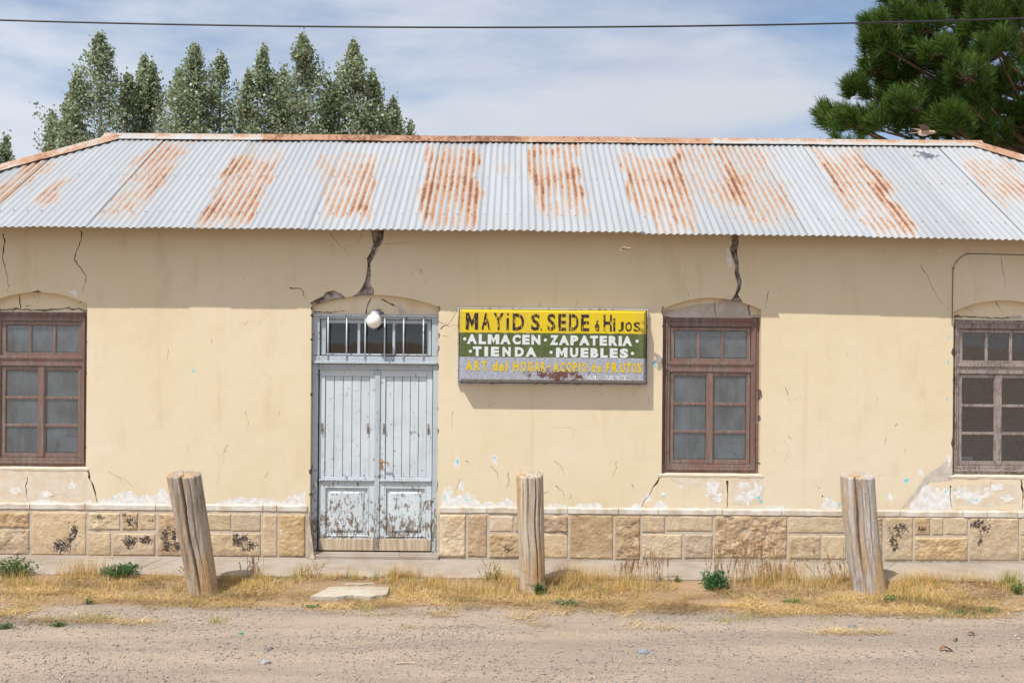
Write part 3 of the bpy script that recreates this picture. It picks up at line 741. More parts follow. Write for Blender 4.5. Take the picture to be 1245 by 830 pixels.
for si, (x0, x1, y0, y1, ci, rg) in enumerate(STONES):
    X0, X1, A, B = R(x0, y0, x1, y1)
    A = max(A, .004) + rs.uniform(0, .006)
    nx = max(6, int((X1 - X0) / .013)); nz = max(6, int((B - A) / .013)); V, L = [], []
    prj = .006 + .010 * rg * rs.random()
    for j in range(nz + 1):
        for i in range(nx + 1):
            u, v = i / nx, j / nz; x = X0 + (X1 - X0) * u; z = A + (B - A) * v
            e = min(u * (X1 - X0), (1 - u) * (X1 - X0), v * (B - A), (1 - v) * (B - A))
            k = min(1, e / .011); edge = 1 - (1 - k) ** 2
            h = prj * (.35 + .65 * edge) + edge * rg * (.013 * hn(x, z, 10, si) + .010 * hn(x, z * 1.5, 27, si + 5) + .005 * hn(x, z, 60, si + 3))
            jx = .004 * hn(x, z, 14, si + 2) if i in (0, nx) else 0; jz = .004 * hn(x, z, 14, si + 9) if j in (0, nz) else 0
            V.append((x + jx - (X0 + X1) / 2, -.006 - h, z + jz - (A + B) / 2))
            px, py = proj((x, -.02, z)); L.append(max([0] + [.44 * max(0, 1 - max(0, math.hypot((px - q[0]) / q[2], (py - q[1]) / q[3]) - .35) * .85) for q in LICH]))
    n = nx + 1
    Fc = [(j * n + i, j * n + i + 1, (j + 1) * n + i + 1, (j + 1) * n + i) for j in range(nz) for i in range(nx)]
    # sides back to the joint
    loop = [i for i in range(n)] + [j * n + nx for j in range(1, nz + 1)] + [nz * n + i for i in range(nx - 1, -1, -1)] + [j * n for j in range(nz - 1, 0, -1)]
    b0 = len(V)
    for q in loop: V.append((V[q][0], -.002, V[q][2])); L.append(0)
    for q in range(len(loop)):
        r2 = (q + 1) % len(loop); Fc.append((loop[r2], loop[q], b0 + q, b0 + r2))
    o = link('stone', np_mesh('stone', V, Fc, True, None, {'lichen': L}), m_stone, sbase, Vector(((X0 + X1) / 2, 0, (A + B) / 2)))
    t = tan[ci]; f = rs.uniform(.9, 1.1); o.color = (t[0] * f, t[1] * f, t[2] * f * rs.uniform(.92, 1.08), 1)
# white ledge over the stones, in lengths
cuts = [-205, -140, -70, 37, 104, 190, 250, 320, 337, 374, None, 534, 592, 640, 690, 752, 800, 878, 950, 1040, 1094, 1170, 1200, 1236, 1310, 1400, 1512]
for a, b in zip(cuts[:-1], cuts[1:]):
    if a is None or b is None: continue
    X0, X1, A, B = R(a + .5, 616, b - .5, 626)
    zt, zbm = ZB + .003, ZB - .068; p = rs.uniform(.014, .020)
    mb = MB(); n = max(3, int((X1 - X0) / .05)); prev = None
    for i in range(n + 1):
        x = X0 + (X1 - X0) * i / n; w = .009 * hn(x, 0, 9, 3) + .004 * hn(x, 0, 30, 3); q = .010 * hn(x, 1, 5, 6) + .005 * hn(x, 1, 24, 6)
        ring = [mb.bm.verts.new(c) for c in ((x, .010, zt + .004), (x, -p * .55 + w, zt - .006 + q), (x, -p + w, zt - .018 + q), (x, -p + w, zbm + .006), (x, -p * .5, zbm + w), (x, .010, zbm))]
        if prev:
            for k in range(5): mb.bm.faces.new((prev[k], prev[k + 1], ring[k + 1], ring[k]))
        else: mb.bm.faces.new(ring)
        prev = ring
    mb.bm.faces.new(prev[::-1])
    mb.build('ledge_stone', m_ledge, sbase)

# ------------------------------------------------------------------ windows
S9 = (D0 + .1) / F
def make_window(k, mat, curtain, label):
    cx, w, zb = OPEN[k]; zt = FT
    fx = lambda px: cx + (px - 865) * S9                       # measured on the window beside the sign
    z_ = lambda py: zb + (577 - py) * S9 * (zt - zb) / ((577 - 384) * S9)
    x0, x1 = cx - w / 2 + .002, cx + w / 2 - .002
    Y = .075
    mb = MB()
    mb.box(x0, fx(816), Y, Y + .09, zb + .004, zt); mb.box(fx(915), x1, Y, Y + .09, zb + .004, zt)
    mb.box(fx(816) + .001, fx(915) - .001, Y + .002, Y + .09, z_(396), zt - .001); mb.box(fx(816) + .001, fx(915) - .001, Y + .002, Y + .09, zb + .004, z_(566))
    mb.box(fx(816) + .001, fx(915) - .001, Y + .006, Y + .085, z_(452), z_(441))
    win = mb.build('window', mat, shop, .004)
    win['label'] = label
    mb = MB(); mb.box(fx(813), fx(918), Y - .012, Y + .004, z_(443), z_(439)); mb.build('transom_rail', mat, win, .003)
    def sash(a, b, t, s, cols, rows, name, Yd):
        mb = MB(); st = .040
        mb.box(a, a + st, Yd, Yd + .04, s, t); mb.box(b - st, b, Yd, Yd + .04, s, t)
        mb.box(a + st, b - st, Yd + .002, Yd + .038, t - .036, t); mb.box(a + st, b - st, Yd + .002, Yd + .038, s, s + .046)
        ia, ib, is_, it = a + st, b - st, s + .046, t - .036; br = .030
        for c in range(1, cols):
            m = ia + (ib - ia) * c / cols; mb.box(m - br / 2, m + br / 2, Yd + .004, Yd + .034, is_, it)
        for r in range(1, rows):
            m = is_ + (it - is_) * r / rows; mb.box(ia, ib, Yd + .004, Yd + .034, m - br / 2, m + br / 2)
        sa = mb.build(name, mat, win, .003)
        for c in range(cols):
            for r in range(rows):
                pa, pb = ia + (ib - ia) * c / cols, ia + (ib - ia) * (c + 1) / cols; ps, pt = is_ + (it - is_) * r / rows, is_ + (it - is_) * (r + 1) / rows
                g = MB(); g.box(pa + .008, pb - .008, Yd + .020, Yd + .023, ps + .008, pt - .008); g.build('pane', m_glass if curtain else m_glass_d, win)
    sash(fx(817), fx(914), z_(397), z_(440.5), 3, 1, 'transom_sash', Y + .022)
    sash(fx(817), fx(865.3), z_(453), z_(565.5), 1, 3, 'sash', Y + .024)
    sash(fx(865.7), fx(914), z_(453), z_(565.5), 1, 3, 'sash', Y + .024)
    mb = MB(); mb.box(fx(862), fx(869), Y + .010, Y + .0235, z_(565), z_(453.5)); mb.build('meeting_stile', mat, win, .003)
    # curtain folds behind the glass
    if curtain:
        V, Fc = [], []; n = 90
        for i in range(n + 1):
            x = x0 + .04 + (x1 - x0 - .08) * i / n; yy = .30 + .014 * math.sin(i * 1.05 + 2 * hn(x, 0, 3)) + .008 * hn(x, 2, 14)
            for z in (zb + .04, zt - .04): V.append((x, yy, z))
        Fc = [(2 * i, 2 * i + 2, 2 * i + 3, 2 * i + 1) for i in range(n)]
        link('curtain', np_mesh('curtain', V, Fc, True), m_cloth, win)
        mb = MB()
        for q in range(7): mb.box(fx(884) - rs.uniform(0, .02), fx(905) + rs.uniform(0, .02), .215, .26, zb + .16 + q * .022, zb + .178 + q * .022)
        mb.build('paper_stack', m_paper, win)
    else:
        mb = MB(); mb.box(fx(826), fx(842), .24, .30, zb + .14, zb + .18); mb.build('paper_stack', m_paper, win)
    # hexagonal wire netting in its own plane
    V, Fc = [], []; hx, hz = .0215, .0125; t = .00062; Yw = Y - .016
    xa, xb, za, zc = fx(812), fx(918), z_(571), z_(389)
    def seg(ax, az, bx, bz):
        ax, bx = min(max(ax, xa), xb), min(max(bx, xa), xb)
        dx_, dz_ = bx - ax, bz - az; l = math.hypot(dx_, dz_)
        if l < 1e-4: return
        nx_, nz_ = -dz_ / l * t, dx_ / l * t; b = len(V)
        V.extend([(ax + nx_, Yw, az + nz_), (ax - nx_, Yw, az - nz_), (bx - nx_, Yw, bz - nz_), (bx + nx_, Yw, bz + nz_)]); Fc.append((b, b + 1, b + 2, b + 3))
    nj = int((zc - za) / hz); ni = int((xb - xa) / hx) + 1
    for j in range(nj):
        off = (j % 2) * hx / 2; z = za + j * hz
        sag = lambda x: .0015 * hn(x, z, 6, 2)
        for i in range(ni):
            x = xa + i * hx + off
            if x > xb: continue
            seg(x, z + sag(x), x, z + hz * .45); seg(x, z + hz * .45, x + hx / 2, z + hz); seg(x, z + hz * .45, x - hx / 2, z + hz)
    wm = link('wire_netting', np_mesh('wire_netting', V, Fc), m_wire, win); wm['kind'] = 'stuff'
    mb = MB(); f = .012
    mb.box(xa - f, xa, Yw - .006, Yw + .012, za - f, zc + f); mb.box(xb, xb + f, Yw - .006, Yw + .012, za - f, zc + f)
    mb.box(xa, xb, Yw - .005, Yw + .011, zc, zc + f); mb.box(xa, xb, Yw - .005, Yw + .011, za - f, za); mb.build('netting_frame', mat, win, .002)
    # sill
    mb = MB(); n = 20; prev = None
    for i in range(n + 1):
        x = cx - w / 2 - .035 + (w + .07) * i / n; q = .004 * hn(x, 0, 8, 1); d = .007 + .005 * hn(x, 3, 6)
        ring = [mb.bm.verts.new(c) for c in ((x, .09 if cx - w / 2 < x < cx + w / 2 else .004, zb + .005 + q), (x, -d + .006, zb - .002 + q), (x, -d, zb - .010), (x, -d + .003, zb - .032 + q * 2), (x, .002, zb - .040 + q * 2))]
        if prev:
            for kk in range(4): mb.bm.faces.new((prev[kk], prev[kk + 1], ring[kk + 1], ring[kk]))
        prev = ring
    mb.build('sill', m_under, win)
    return win
make_window('left', m_red, True, 'red window left of the door with pale curtain behind netting')
make_window('mid', m_red, True, 'red window beside the sign with grey cement under its arch')
make_window('right', m_greyw, False, 'bare weathered window with dark panes and a cable beside it')

# ------------------------------------------------------------------ door
Y = .07
dcx, dw, _ = OPEN['door']
def DR(x0, y0, x1, y1): return R(x0, y0, x1, y1, Y)
dx0, dx1 = dcx - dw / 2 + .002, dcx + dw / 2 - .002
xA = lambda px: dcx + (px - 455) * S9
zD = lambda py: W(455, py, .08).z
mb = MB()
mb.box(dx0, xA(385), Y, Y + .12, .03, zD(442.5)); mb.box(xA(525), dx1, Y, Y + .12, .03, zD(442.5))
mb.box(dx0, dx1, Y - .012, Y + .12, zD(442), zD(433)); 
mb.box(dx0, xA(387), Y, Y + .12, zD(432.5), FT); mb.box(xA(523), dx1, Y, Y + .12, zD(432.5), FT)
mb.box(xA(387), xA(523), Y + .003, Y + .12, zD(388), FT - .001)
mb.box(xA(385) + .001, xA(525) - .001, Y + .02, Y + .12, zD(449.5), zD(442.6))
frame = mb.build('door_frame', m_doorf, shop, .004)
mb = MB(); mb.box(dx0 + .02, dx1 - .02, Y - .034, Y - .013, zD(442), zD(439)); mb.build('ledge', m_doorf, frame, .003)
# transom light
mb = MB(); a, b, t, s = xA(388), xA(522), zD(388.5), zD(432)
mb.box(a, xA(394), Y + .03, Y + .075, s, t); mb.box(xA(517), b, Y + .03, Y + .075, s, t)
mb.box(xA(394), xA(517), Y + .032, Y + .073, zD(393), t); mb.box(xA(394), xA(517), Y + .032, Y + .073, s, zD(430))
for px in (434, 476.5): mb.box(xA(px - 1.6), xA(px + 1.6), Y + .034, Y + .07, zD(430), zD(393))
tl = mb.build('transom_window', m_doorf, shop, .003)
for p0, p1 in ((394, 432.4), (435.6, 474.9), (478.1, 517)):
    g = MB(); g.box(xA(p0) - .004, xA(p1) + .004, Y + .05, Y + .053, zD(430) - .004, zD(393) + .004); g.build('pane', m_glass_d, tl)
for px in (397.5, 420, 442.5, 466, 489, 513):
    g = MB(); g.tube([(xA(px), Y - .020, zD(441)), (xA(px), Y - .020, zD(383.5))], .0075, 8); g.build('iron_bar', m_bar, tl, 0, True)
g = MB(); g.box(dx0 + .01, dx1 - .01, Y - .017, Y - .003, zD(384.5), zD(383)); g.build('bar_strap', m_bar, tl, .001)
# leaves
def leaf(xa, xb, name_side, handle):
    z0, z1 = .055, zD(449.5); Yd = Y + .045; st = .062
    zl = zD(586)                                      # lock rail
    L = MB()
    L.box(xa, xa + st, Yd, Yd + .04, z0, z1); L.box(xb - st, xb, Yd, Yd + .04, z0, z1)
    L.box(xa + st, xb - st, Yd + .002, Yd + .038, z1 - .075, z1); L.box(xa + st, xb - st, Yd + .002, Yd + .038, zl - .055, zl + .050)
    L.box(xa + st, xb - st, Yd + .002, Yd + .038, z0, z0 + .155)
    lf = L.build('door_leaf', m_door, shop, .003)
    # planks of the upper half
    n = 5; a, b = xa + st + .001, xb - st - .001
    for i in range(n):
        g = MB(); g.box(a + (b - a) * i / n + .0025, a + (b - a) * (i + 1) / n - .0025, Yd + .013 + rs.uniform(0, .002), Yd + .03, zl + .051, z1 - .076); g.build('plank', m_door, lf, .0035)
    # raised lower panel with moulding
    pz0, pz1 = z0 + .157, zl - .057
    g = MB(); g.box(a, b, Yd + .020, Yd + .032, pz0, pz1); g.build('panel', m_door, lf)
    g = MB(); m = .045
    f0 = [(a + m, Yd + .0205, pz0 + m), (b - m, Yd + .0205, pz0 + m), (b - m, Yd + .0205, pz1 - m), (a + m, Yd + .0205, pz1 - m)]
    m2 = m + .028
    f1 = [(a + m2, Yd + .004, pz0 + m2), (b - m2, Yd + .004, pz0 + m2), (b - m2, Yd + .004, pz1 - m2), (a + m2, Yd + .004, pz1 - m2)]
    g.quad8(f0, f1); g.build('raised_field', m_door, lf, .002)
    g = MB(); e = .014
    g.box(a, b, Yd - .004, Yd + .020, pz1 - e, pz1 - .0005); g.box(a, b, Yd - .004, Yd + .020, pz0 + .0005, pz0 + e)
    g.box(a, a + e, Yd - .003, Yd + .019, pz0 + e, pz1 - e); g.box(b - e, b, Yd - .003, Yd + .019, pz0 + e, pz1 - e); g.build('moulding', m_door, lf, .003)
    g = MB(); g.box(xa + .004, xb - .004, Yd - .026, Yd - .001, zl + .008, zl + .026); g.build('drip_ledge', m_doorf, lf, .004)
    g = MB(); g.box(xa + .006, xb - .006, Yd - .014, Yd - .001, z0 + .006, z0 + .135); g.build('kick_board', m_board, lf, .004)
    for px in ((390, 445.5) if not handle else (465, 519)):
        zc = zD(521); g = MB(); x = xA(px)
        g.box(x - .009, x + .009, Yd - .006, Yd - .0005, zc - .06, zc + .055); g.tube([(x + .002, Yd - .008, zc - .03), (x + .004, Yd - .022, zc), (x + .003, Yd - .008, zc + .03)], .006, 6); g.build('shutter_catch', m_iron, lf)
    if handle:
        zc = zD(561); g = MB(); x = xA(461.5)
        g.box(x - .014, x + .018, Yd - .006, Yd - .0005, zc - .09, zc + .025); g.tube([(x + .002, Yd - .004, zc), (x + .002, Yd - .045, zc), (x + .02, Yd - .05, zc), (x + .085, Yd - .048, zc - .006), (x + .09, Yd - .046, zc - .035)], .0085, 8); g.build('handle', m_brass, lf)
    return lf
leaf(xA(386.5), xA(454.5), 'l', False)
leaf(xA(460), xA(524), 'r', True)
g = MB(); g.box(xA(454), xA(460.5), Y + .028, Y + .044, .06, zD(450)); g.build('cover_strip', m_doorf, frame, .004)
g = MB(); g.box(dx0 - .02, dx1 + .03, -.09, .30, -.05, .045); g.build('threshold', m_conc, frame, .008)

# ------------------------------------------------------------------ roof
YE, ZE0 = -.39, 3.578
YR, ZR = 2.10, 5.03
def ze(X): return ZE0 - .055 * (max(0.0, X / 5.6) ** 1.1)
ALP = math.atan2(ZR - ZE0, YR - YE); SL = math.hypot(YR - YE, ZR - ZE0)
NRM = Vector((0, -math.sin(ALP), math.cos(ALP)))
XRL, XRR = -5.19, 6.03                   # ridge ends
XCL, XCR = XRL - (YR - YE), XRR + (YR - YE)
YB = 2 * YR - YE
m_under_roof = m_rafter
mb = MB()
def deck_pts(dz): return [(XCL + .1, YE + .09, ZE0 + .030), (XCR - .1, YE + .09, ze(7) + .030), (XCR - .1, YB - .1, ZE0), (XCL + .1, YB - .1, ZE0)], [(XRL, YR, ZR - dz - .02), (XRR, YR, ZR - dz - .02)]
e, r = deck_pts(.045)
v = [mb.bm.verts.new(p) for p in e]; w = [mb.bm.verts.new(p) for p in r]
fe = [mb.bm.verts.new((X, YE + .09, ze(X) + .030)) for X in np.linspace(XCL + .1, XCR - .1, 30)]; rl_ = [mb.bm.verts.new((X, YR, ZR - .07)) for X in np.linspace(XRL, XRR, 30)]
for i in range(29): mb.bm.faces.new((fe[i], fe[i + 1], rl_[i + 1], rl_[i]))
for f in ((v[1], v[2], w[1]), (v[2], v[3], w[0], w[1]), (v[3], v[0], w[0])): mb.bm.faces.new(f)
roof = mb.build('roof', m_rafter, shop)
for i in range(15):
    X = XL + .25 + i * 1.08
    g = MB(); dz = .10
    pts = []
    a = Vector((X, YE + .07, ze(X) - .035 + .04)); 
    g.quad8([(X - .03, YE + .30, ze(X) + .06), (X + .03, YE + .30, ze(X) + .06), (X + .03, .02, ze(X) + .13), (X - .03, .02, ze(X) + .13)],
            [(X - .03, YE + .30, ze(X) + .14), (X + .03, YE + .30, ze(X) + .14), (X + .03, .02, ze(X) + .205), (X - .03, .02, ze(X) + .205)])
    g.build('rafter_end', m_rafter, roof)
RUST = [  # top: x0 x1 y, bottom: x0 x1 y, strength
    (34, 66, 198, -34, 8, 252, .9), (66, 86, 213, 42, 60, 246, .85), (190, 236, 176, 112, 170, 264, .62), (172, 184, 188, 126, 142, 238, .25), (200, 226, 182, 160, 190, 235, .28),
    (284, 343, 186, 236, 302, 273, .78), (326, 343, 186, 288, 303, 273, .28), (284, 296, 190, 238, 252, 268, .25), (388, 458, 190, 392, 448, 266, .55), (436, 457, 190, 432, 448, 270, .35), (422, 444, 256, 420, 444, 263, 1.0),
    (519, 582, 184, 510, 584, 276, .78), (564, 580, 188, 564, 582, 278, .40), (518, 530, 192, 511, 522, 268, .30), (518, 576, 206, 514, 576, 226, .22), (520, 526, 174, 519, 530, 190, .5),
    (638, 702, 175, 646, 718, 258, .55), (642, 653, 175, 650, 658, 254, .75), (640, 700, 175, 641, 701, 184, .35), (694, 706, 208, 702, 714, 246, .4), (650, 712, 212, 654, 714, 226, .25),
    (752, 816, 190, 770, 842, 252, .72), (755, 762, 200, 764, 774, 238, .5), (808, 818, 186, 838, 850, 288, .55), (790, 820, 240, 795, 842, 286, .55), (812, 823, 177, 822, 828, 202, 1.2),
    (822, 862, 178, 842, 896, 250, .50), (864, 880, 176, 898, 920, 262, .80), (864, 925, 176, 868, 930, 186, .55), (872, 936, 186, 915, 978, 268, .50), (890, 912, 212, 900, 926, 250, .25),
    (984, 1036, 182, 1062, 1116, 282, .55), (1036, 1044, 184, 1098, 1116, 286, .62), (990, 1002, 192, 1032, 1048, 262, .45), (1040, 1058, 202, 1084, 1106, 262, .35),
    (1168, 1208, 190, 1212, 1270, 248, .58), (1215, 1232, 194, 1245, 1268, 236, .4), (1034, 1040, 178, 1040, 1046, 192, .6)]
def rust_at(p):
    px, py = proj(p); r = 0.0
    j_ = hn(p[0], p[1], 2.3, 7) * 9 + hn(p[0], p[1], 7.5, 3) * 3; px += j_; py += hn(p[0], p[1], 3.1, 11) * 12 + hn(p[0] * 5, p[1], 2.0, 17) * 9
    for a0, a1, ya, b0, b1, yb, s in RUST:
        if not (ya - 6 < py < yb + 8): continue
        t = (py - ya) / (yb - ya); x0 = a0 + (b0 - a0) * t; x1 = a1 + (b1 - a1) * t
        ex = min(px - x0, x1 - px); ey = min(py - ya, yb - py)
        if ex < -3: continue
        r += s * min(1, max(0, (ex + 3) / 6)) * min(1, max(0, (ey + 6) / 14))
    r *= 1 + .55 * hn(p[0], p[1], 1.9, 23)
    r += max(0, .5 * hn(p[0] * 1.3, p[1], 1.5, 31) - .12)
    return max(0, r)
seams = [XCL] + [(x - 622.5) / 114.2 for x in (-205, -137, -70, 0 - 35, 35, 100, 174, 233, 311, 371, 442, 510, 586, 647, 720, 782, 850, 918, 985, 1053, 1125, 1185, 1253, 1320, 1388, 1455, 1524)] + [XCR]
PITCH = .0762
for si, (a, b) in enumerate(zip(seams[:-1], seams[1:])):
    lift = .0055 if si % 2 else .0
    ov = .022 if si % 2 else .03
    xa, xb = max(XCL + .02, a - ov), min(XCR - .02, b + ov)
    nper = 8; nx = max(4, int(round((xb - xa) / PITCH * nper))); ns = 34
    drop = rs.uniform(-.012, .012); V, Fc, RU, RP = [], [], [], []
    tlt = rs.uniform(-.004, .004)
    for i in range(nx + 1):
        X = xa + (xb - xa) * i / nx
        top = SL - .03
        if X < XRL: top = SL * (X - XCL) / (XRL - XCL) - .02
        if X > XRR: top = SL * (XCR - X) / (XCR - XRR) - .02
        top = max(top, .02)
        ph = math.cos(2 * PI * X / PITCH)
        for j in range(ns + 1):
            s = drop + (top - drop) * j / ns
            z0 = ze(X) * (1 - s / SL) + ZR * s / SL
            p = Vector((X + tlt * s, YE + s * math.cos(ALP), z0)) + NRM * (.0080 * ph + lift + .004 * hn(X, s, 1.1, si) + (.003 * hn(X, s, 5, 2) if j == 0 else 0))
            V.append(p); RU.append(rust_at(p)); RP.append(-ph)
    n = ns + 1
    Fc = [(i * n + j, (i + 1) * n + j, (i + 1) * n + j + 1, i * n + j + 1) for i in range(nx) for j in range(ns)]
    o = link('roofing_sheet', np_mesh('roofing_sheet', V, Fc, True, None, {'rust': RU, 'ripple': RP}), m_zinc, roof)
    q = rs.uniform(.93, 1.05); o.color = (.332 * q, .338 * q, .340 * q, 1)
# the side and rear slopes
def slope(pa, pb, ra, rb, nperiods):
    V, Fc = [], []; pa, pb, ra, rb = map(Vector, (pa, pb, ra, rb)); nx, ns = nperiods * 6, 6
    nrm = (pb - pa).cross(((ra + rb) / 2) - pa).normalized()
    if nrm.z < 0: nrm = -nrm
    for i in range(nx + 1):
        t = i / nx
        for j in range(ns + 1):
            s = j / ns; V.append((pa.lerp(pb, t)).lerp(ra.lerp(rb, t), s) + nrm * (.0095 * math.cos(2 * PI * t * nperiods) * (1 - .9 * s) + .004))
    n = ns + 1; Fc = [(i * n + j, (i + 1) * n + j, (i + 1) * n + j + 1, i * n + j + 1) for i in range(nx) for j in range(ns)]
    o = link('roofing_sheet', np_mesh('roofing_sheet', V, Fc, True, None, {'rust': [max(0, .5 * hn(v[0], v[1], 1.2)) for v in V], 'ripple': [0] * len(V)}), m_zinc, roof); o.color = (.33, .345, .36, 1)
slope((XCL, YB, ZE0), (XCL, YE, ZE0), (XRL, YR, ZR), (XRL, YR, ZR), 65)
slope((XCR, YE, ze(7)), (XCR, YB, ZE0), (XRR, YR, ZR), (XRR, YR, ZR), 65)
slope((XCR, YB, ZE0), (XCL, YB, ZE0), (XRR, YR, ZR), (XRL, YR, ZR), 210)
# caps: folded strips in lengths
def cap(p, q, side1, side2, rust, rise=.03, name='ridge_cap'):
    p, q = Vector(p), Vector(q); n = max(6, int((q - p).length / .035)); V, Fc, RU = [], [], []
    prof = [(side1, .155), (side1, .10), (side1, .035), (None, 0), (side2, .035), (side2, .10), (side2, .155)]
    for i in range(n + 1):
        c = p.lerp(q, i / n)
        for k, (sd, l) in enumerate(prof):
            up = rise + (.006 if k not in (0, 6) else .004 * hn(c.x, c.z, 7, k))
            v = c + Vector((0, 0, up)) + (Vector(sd) * l if sd is not None else Vector((0, 0, .016)))
            V.append(v); RU.append(rust(v, k) + .25 * hn(v.x, v.z + k, 3.0, 5))
    m = len(prof); Fc = [(i * m + k, (i + 1) * m + k, (i + 1) * m + k + 1, i * m + k + 1) for i in range(n) for k in range(m - 1)]
    o = link(name, np_mesh(name, V, Fc, False, None, {'rust': RU, 'ripple': [0] * len(V)}), m_zinc, roof); o.color = (.37, .37, .36, 1)
d1 = (0, -math.cos(ALP), -math.sin(ALP)); d2 = (0, math.cos(ALP), -math.sin(ALP))
def ridge_rust(v, k):
    px, _ = proj(v)
    if 318 < px < 640: return 1.6
    if 640 <= px < 868: return 1.35 - .3 * (k == 0)
    if px < 318: return (.75 if k in (2, 3) else .35)
    return .95 if k in (2, 3) else .25
cuts = [XRL - .12, W(318, 168, 2.1).x, -1.7, W(575, 168, 2.1).x, 1.6, W(866, 168, 2.1).x, 4.0, XRR + .10]
for i, (a, b) in enumerate(zip(cuts[:-1], cuts[1:])):
    cap((a - .05, YR, ZR + .004 * (i % 2)), (b, YR, ZR + .004 * (i % 2)), d1, d2, ridge_rust)
def hip(xr, xc, rl, end_s):
    P0, P1 = Vector((xr, YR, ZR)), Vector((xc, YE, ZE0 if xc < 0 else ze(7)))
    along = (P1 - P0).normalized(); sgn = 1 if xc > 0 else -1
    fr = Vector((-sgn * .5, -math.cos(ALP) * .86, 0)); fr = Vector((-sgn, 0, 0))          # towards the front slope: along the eave direction, lying in it
    a = Vector((-sgn * .74, -.52, -.52 * math.tan(ALP) + .0)); a = a.normalized()
    b_ = Vector((-sgn * -.0, .74, 0)) + Vector((sgn * .52, 0, -.52 * math.tan(ALP))); b_ = b_.normalized()
    cs = [0, .28, .55, .8, 1.0] if rl else [0, .4, .75, 1.0]
    for i, (s, t) in enumerate(zip(cs[:-1], cs[1:])):
        cap(P0.lerp(P1, max(0, s - .015)) + Vector((0, 0, .004 * (i % 2))), P0.lerp(P1, t) + Vector((0, 0, .004 * (i % 2))), tuple(a), tuple(b_), lambda v, k: 1.15, .03, 'hip_cap')
hip(XRL, XCL, True, 0); hip(XRR, XCR, False, 0)
# roofing nails as heads in two rows
g = MB()
for px in range(-20, 1245, 18):
    for frac in (.14, .52):
        X = round(((px - 622.5) / 114.2) / PITCH) * PITCH
        if frac == .52 and not (XRL < X < XRR): continue
        s = SL * frac; z0 = ze(X) * (1 - s / SL) + ZR * s / SL
        p = Vector((X, YE + s * math.cos(ALP), z0)) + NRM * .014
        g.sphere(p, .008, 6, 4, (1, 1, .7))
o = g.build('nail_heads', m_iron, roof); o['kind'] = 'stuff'

# ================================================================== SHOP SIGN
YS = -.155
SS = (D0 + YS) / F
sc0 = W(672, 421, YS)
sign = tag(empty('shop_sign', (sc0.x, 0, sc0.z)), 'yellow, green and grey painted metal shop sign fixed to the wall', 'sign')
def sx(px): return sc0.x + (px - 672) * SS
def sz(py): return sc0.z - (py - 421) * SS
mb = MB()
bx0, bx1, bz0, bz1 = R(558, 376.5, 786, 466, -.02)
mb.quad8([(bx0, -.018, bz0), (bx0, -.018, bz1), (bx1, -.018, bz1), (bx1, -.018, bz0)], [(sx(561), YS, sz(462)), (sx(561), YS, sz(379)), (sx(783), YS, sz(379)), (sx(783), YS, sz(462))])
mb.build('board', m_sign, sign, .004, False, None, (sc0.x, YS, sc0.z))
mb = MB(); f = .014
mb.box(bx0 - f, bx0 - .001, -.045, .001, bz0 - f, bz1 + f); mb.box(bx1 + .001, bx1 + f, -.045, .001, bz0 - f, bz1 + f)
mb.box(bx0, bx1, -.044, .0, bz1 + .001, bz1 + f); mb.box(bx0, bx1, -.044, .0, bz0 - f, bz0 - .001)
mb.build('angle_frame', m_steel, sign, .002)
_gc = {}
def glyph(ch, bold):
    if ch == 'M':
        k = .27 if bold < .03 else .31
        return np.array([(0, 0), (0, 1), (k, 1), (.5, .52), (1 - k, 1), (1, 1), (1, 0), (1 - k, 0), (1 - k, .56), (.5, .10), (k, .56), (k, 0)]), [tuple(range(12))]
    if (ch, bold) in _gc: return _gc[(ch, bold)]
    cu = bpy.data.curves.new('t', 'FONT'); cu.body = ch; cu.offset = bold; cu.resolution_u = 3
    ob = bpy.data.objects.new('t', cu); col.objects.link(ob)
    bpy.context.view_layer.update()
    me = bpy.data.meshes.new_from_object(ob.evaluated_get(bpy.context.evaluated_depsgraph_get()))
    V = np.array([v.co[:2] for v in me.vertices]); P = [tuple(p.vertices) for p in me.polygons]
    bpy.data.objects.remove(ob); bpy.data.curves.remove(cu); bpy.data.meshes.remove(me)
    _gc[(ch, bold)] = (V, P); return V, P
def letters(items, mat, bold, dY=.0035, gap=4.3):
    run = []
    for it in items:
        if run and it[1] - max(q[2] for q in run) > gap: word(run, mat, bold, dY); run = []
        run.append(it)
    word(run, mat, bold, dY)
def word(items, mat, bold, dY):
    VV, FF = [], []
    for ch, x0, x1, y0, y1 in items:
        if ch == '*':
            n = 14; cx_, cz_ = sx((x0 + x1) / 2), sz((y0 + y1) / 2); r = (x1 - x0) / 2 * SS; b = len(VV)
            VV += [(cx_ + r * math.cos(2 * PI * k / n), cz_ + r * math.sin(2 * PI * k / n)) for k in range(n)]; FF.append(tuple(range(b, b + n))); continue
        V, P = glyph(ch, bold); mn, mx = V.min(0), V.max(0); b = len(VV)
        for v in V:
            u = (v[0] - mn[0]) / max(1e-6, mx[0] - mn[0]); w = (v[1] - mn[1]) / max(1e-6, mx[1] - mn[1])
            VV.append((sx(x0 + (x1 - x0) * u), sz(y1 + (y0 - y1) * w)))
        FF += [tuple(b + i for i in p) for p in P]
    me = bpy.data.meshes.new('lettering'); me.from_pydata([(x - sc0.x, -dY, z - sc0.z) for x, z in VV], [], FF)
    me.update()
    o = link('lettering', me, mat, sign, Vector((sc0.x, YS, sc0.z)))
    if sum(p.normal.y for p in me.polygons) > 0: me.flip_normals()
    return o
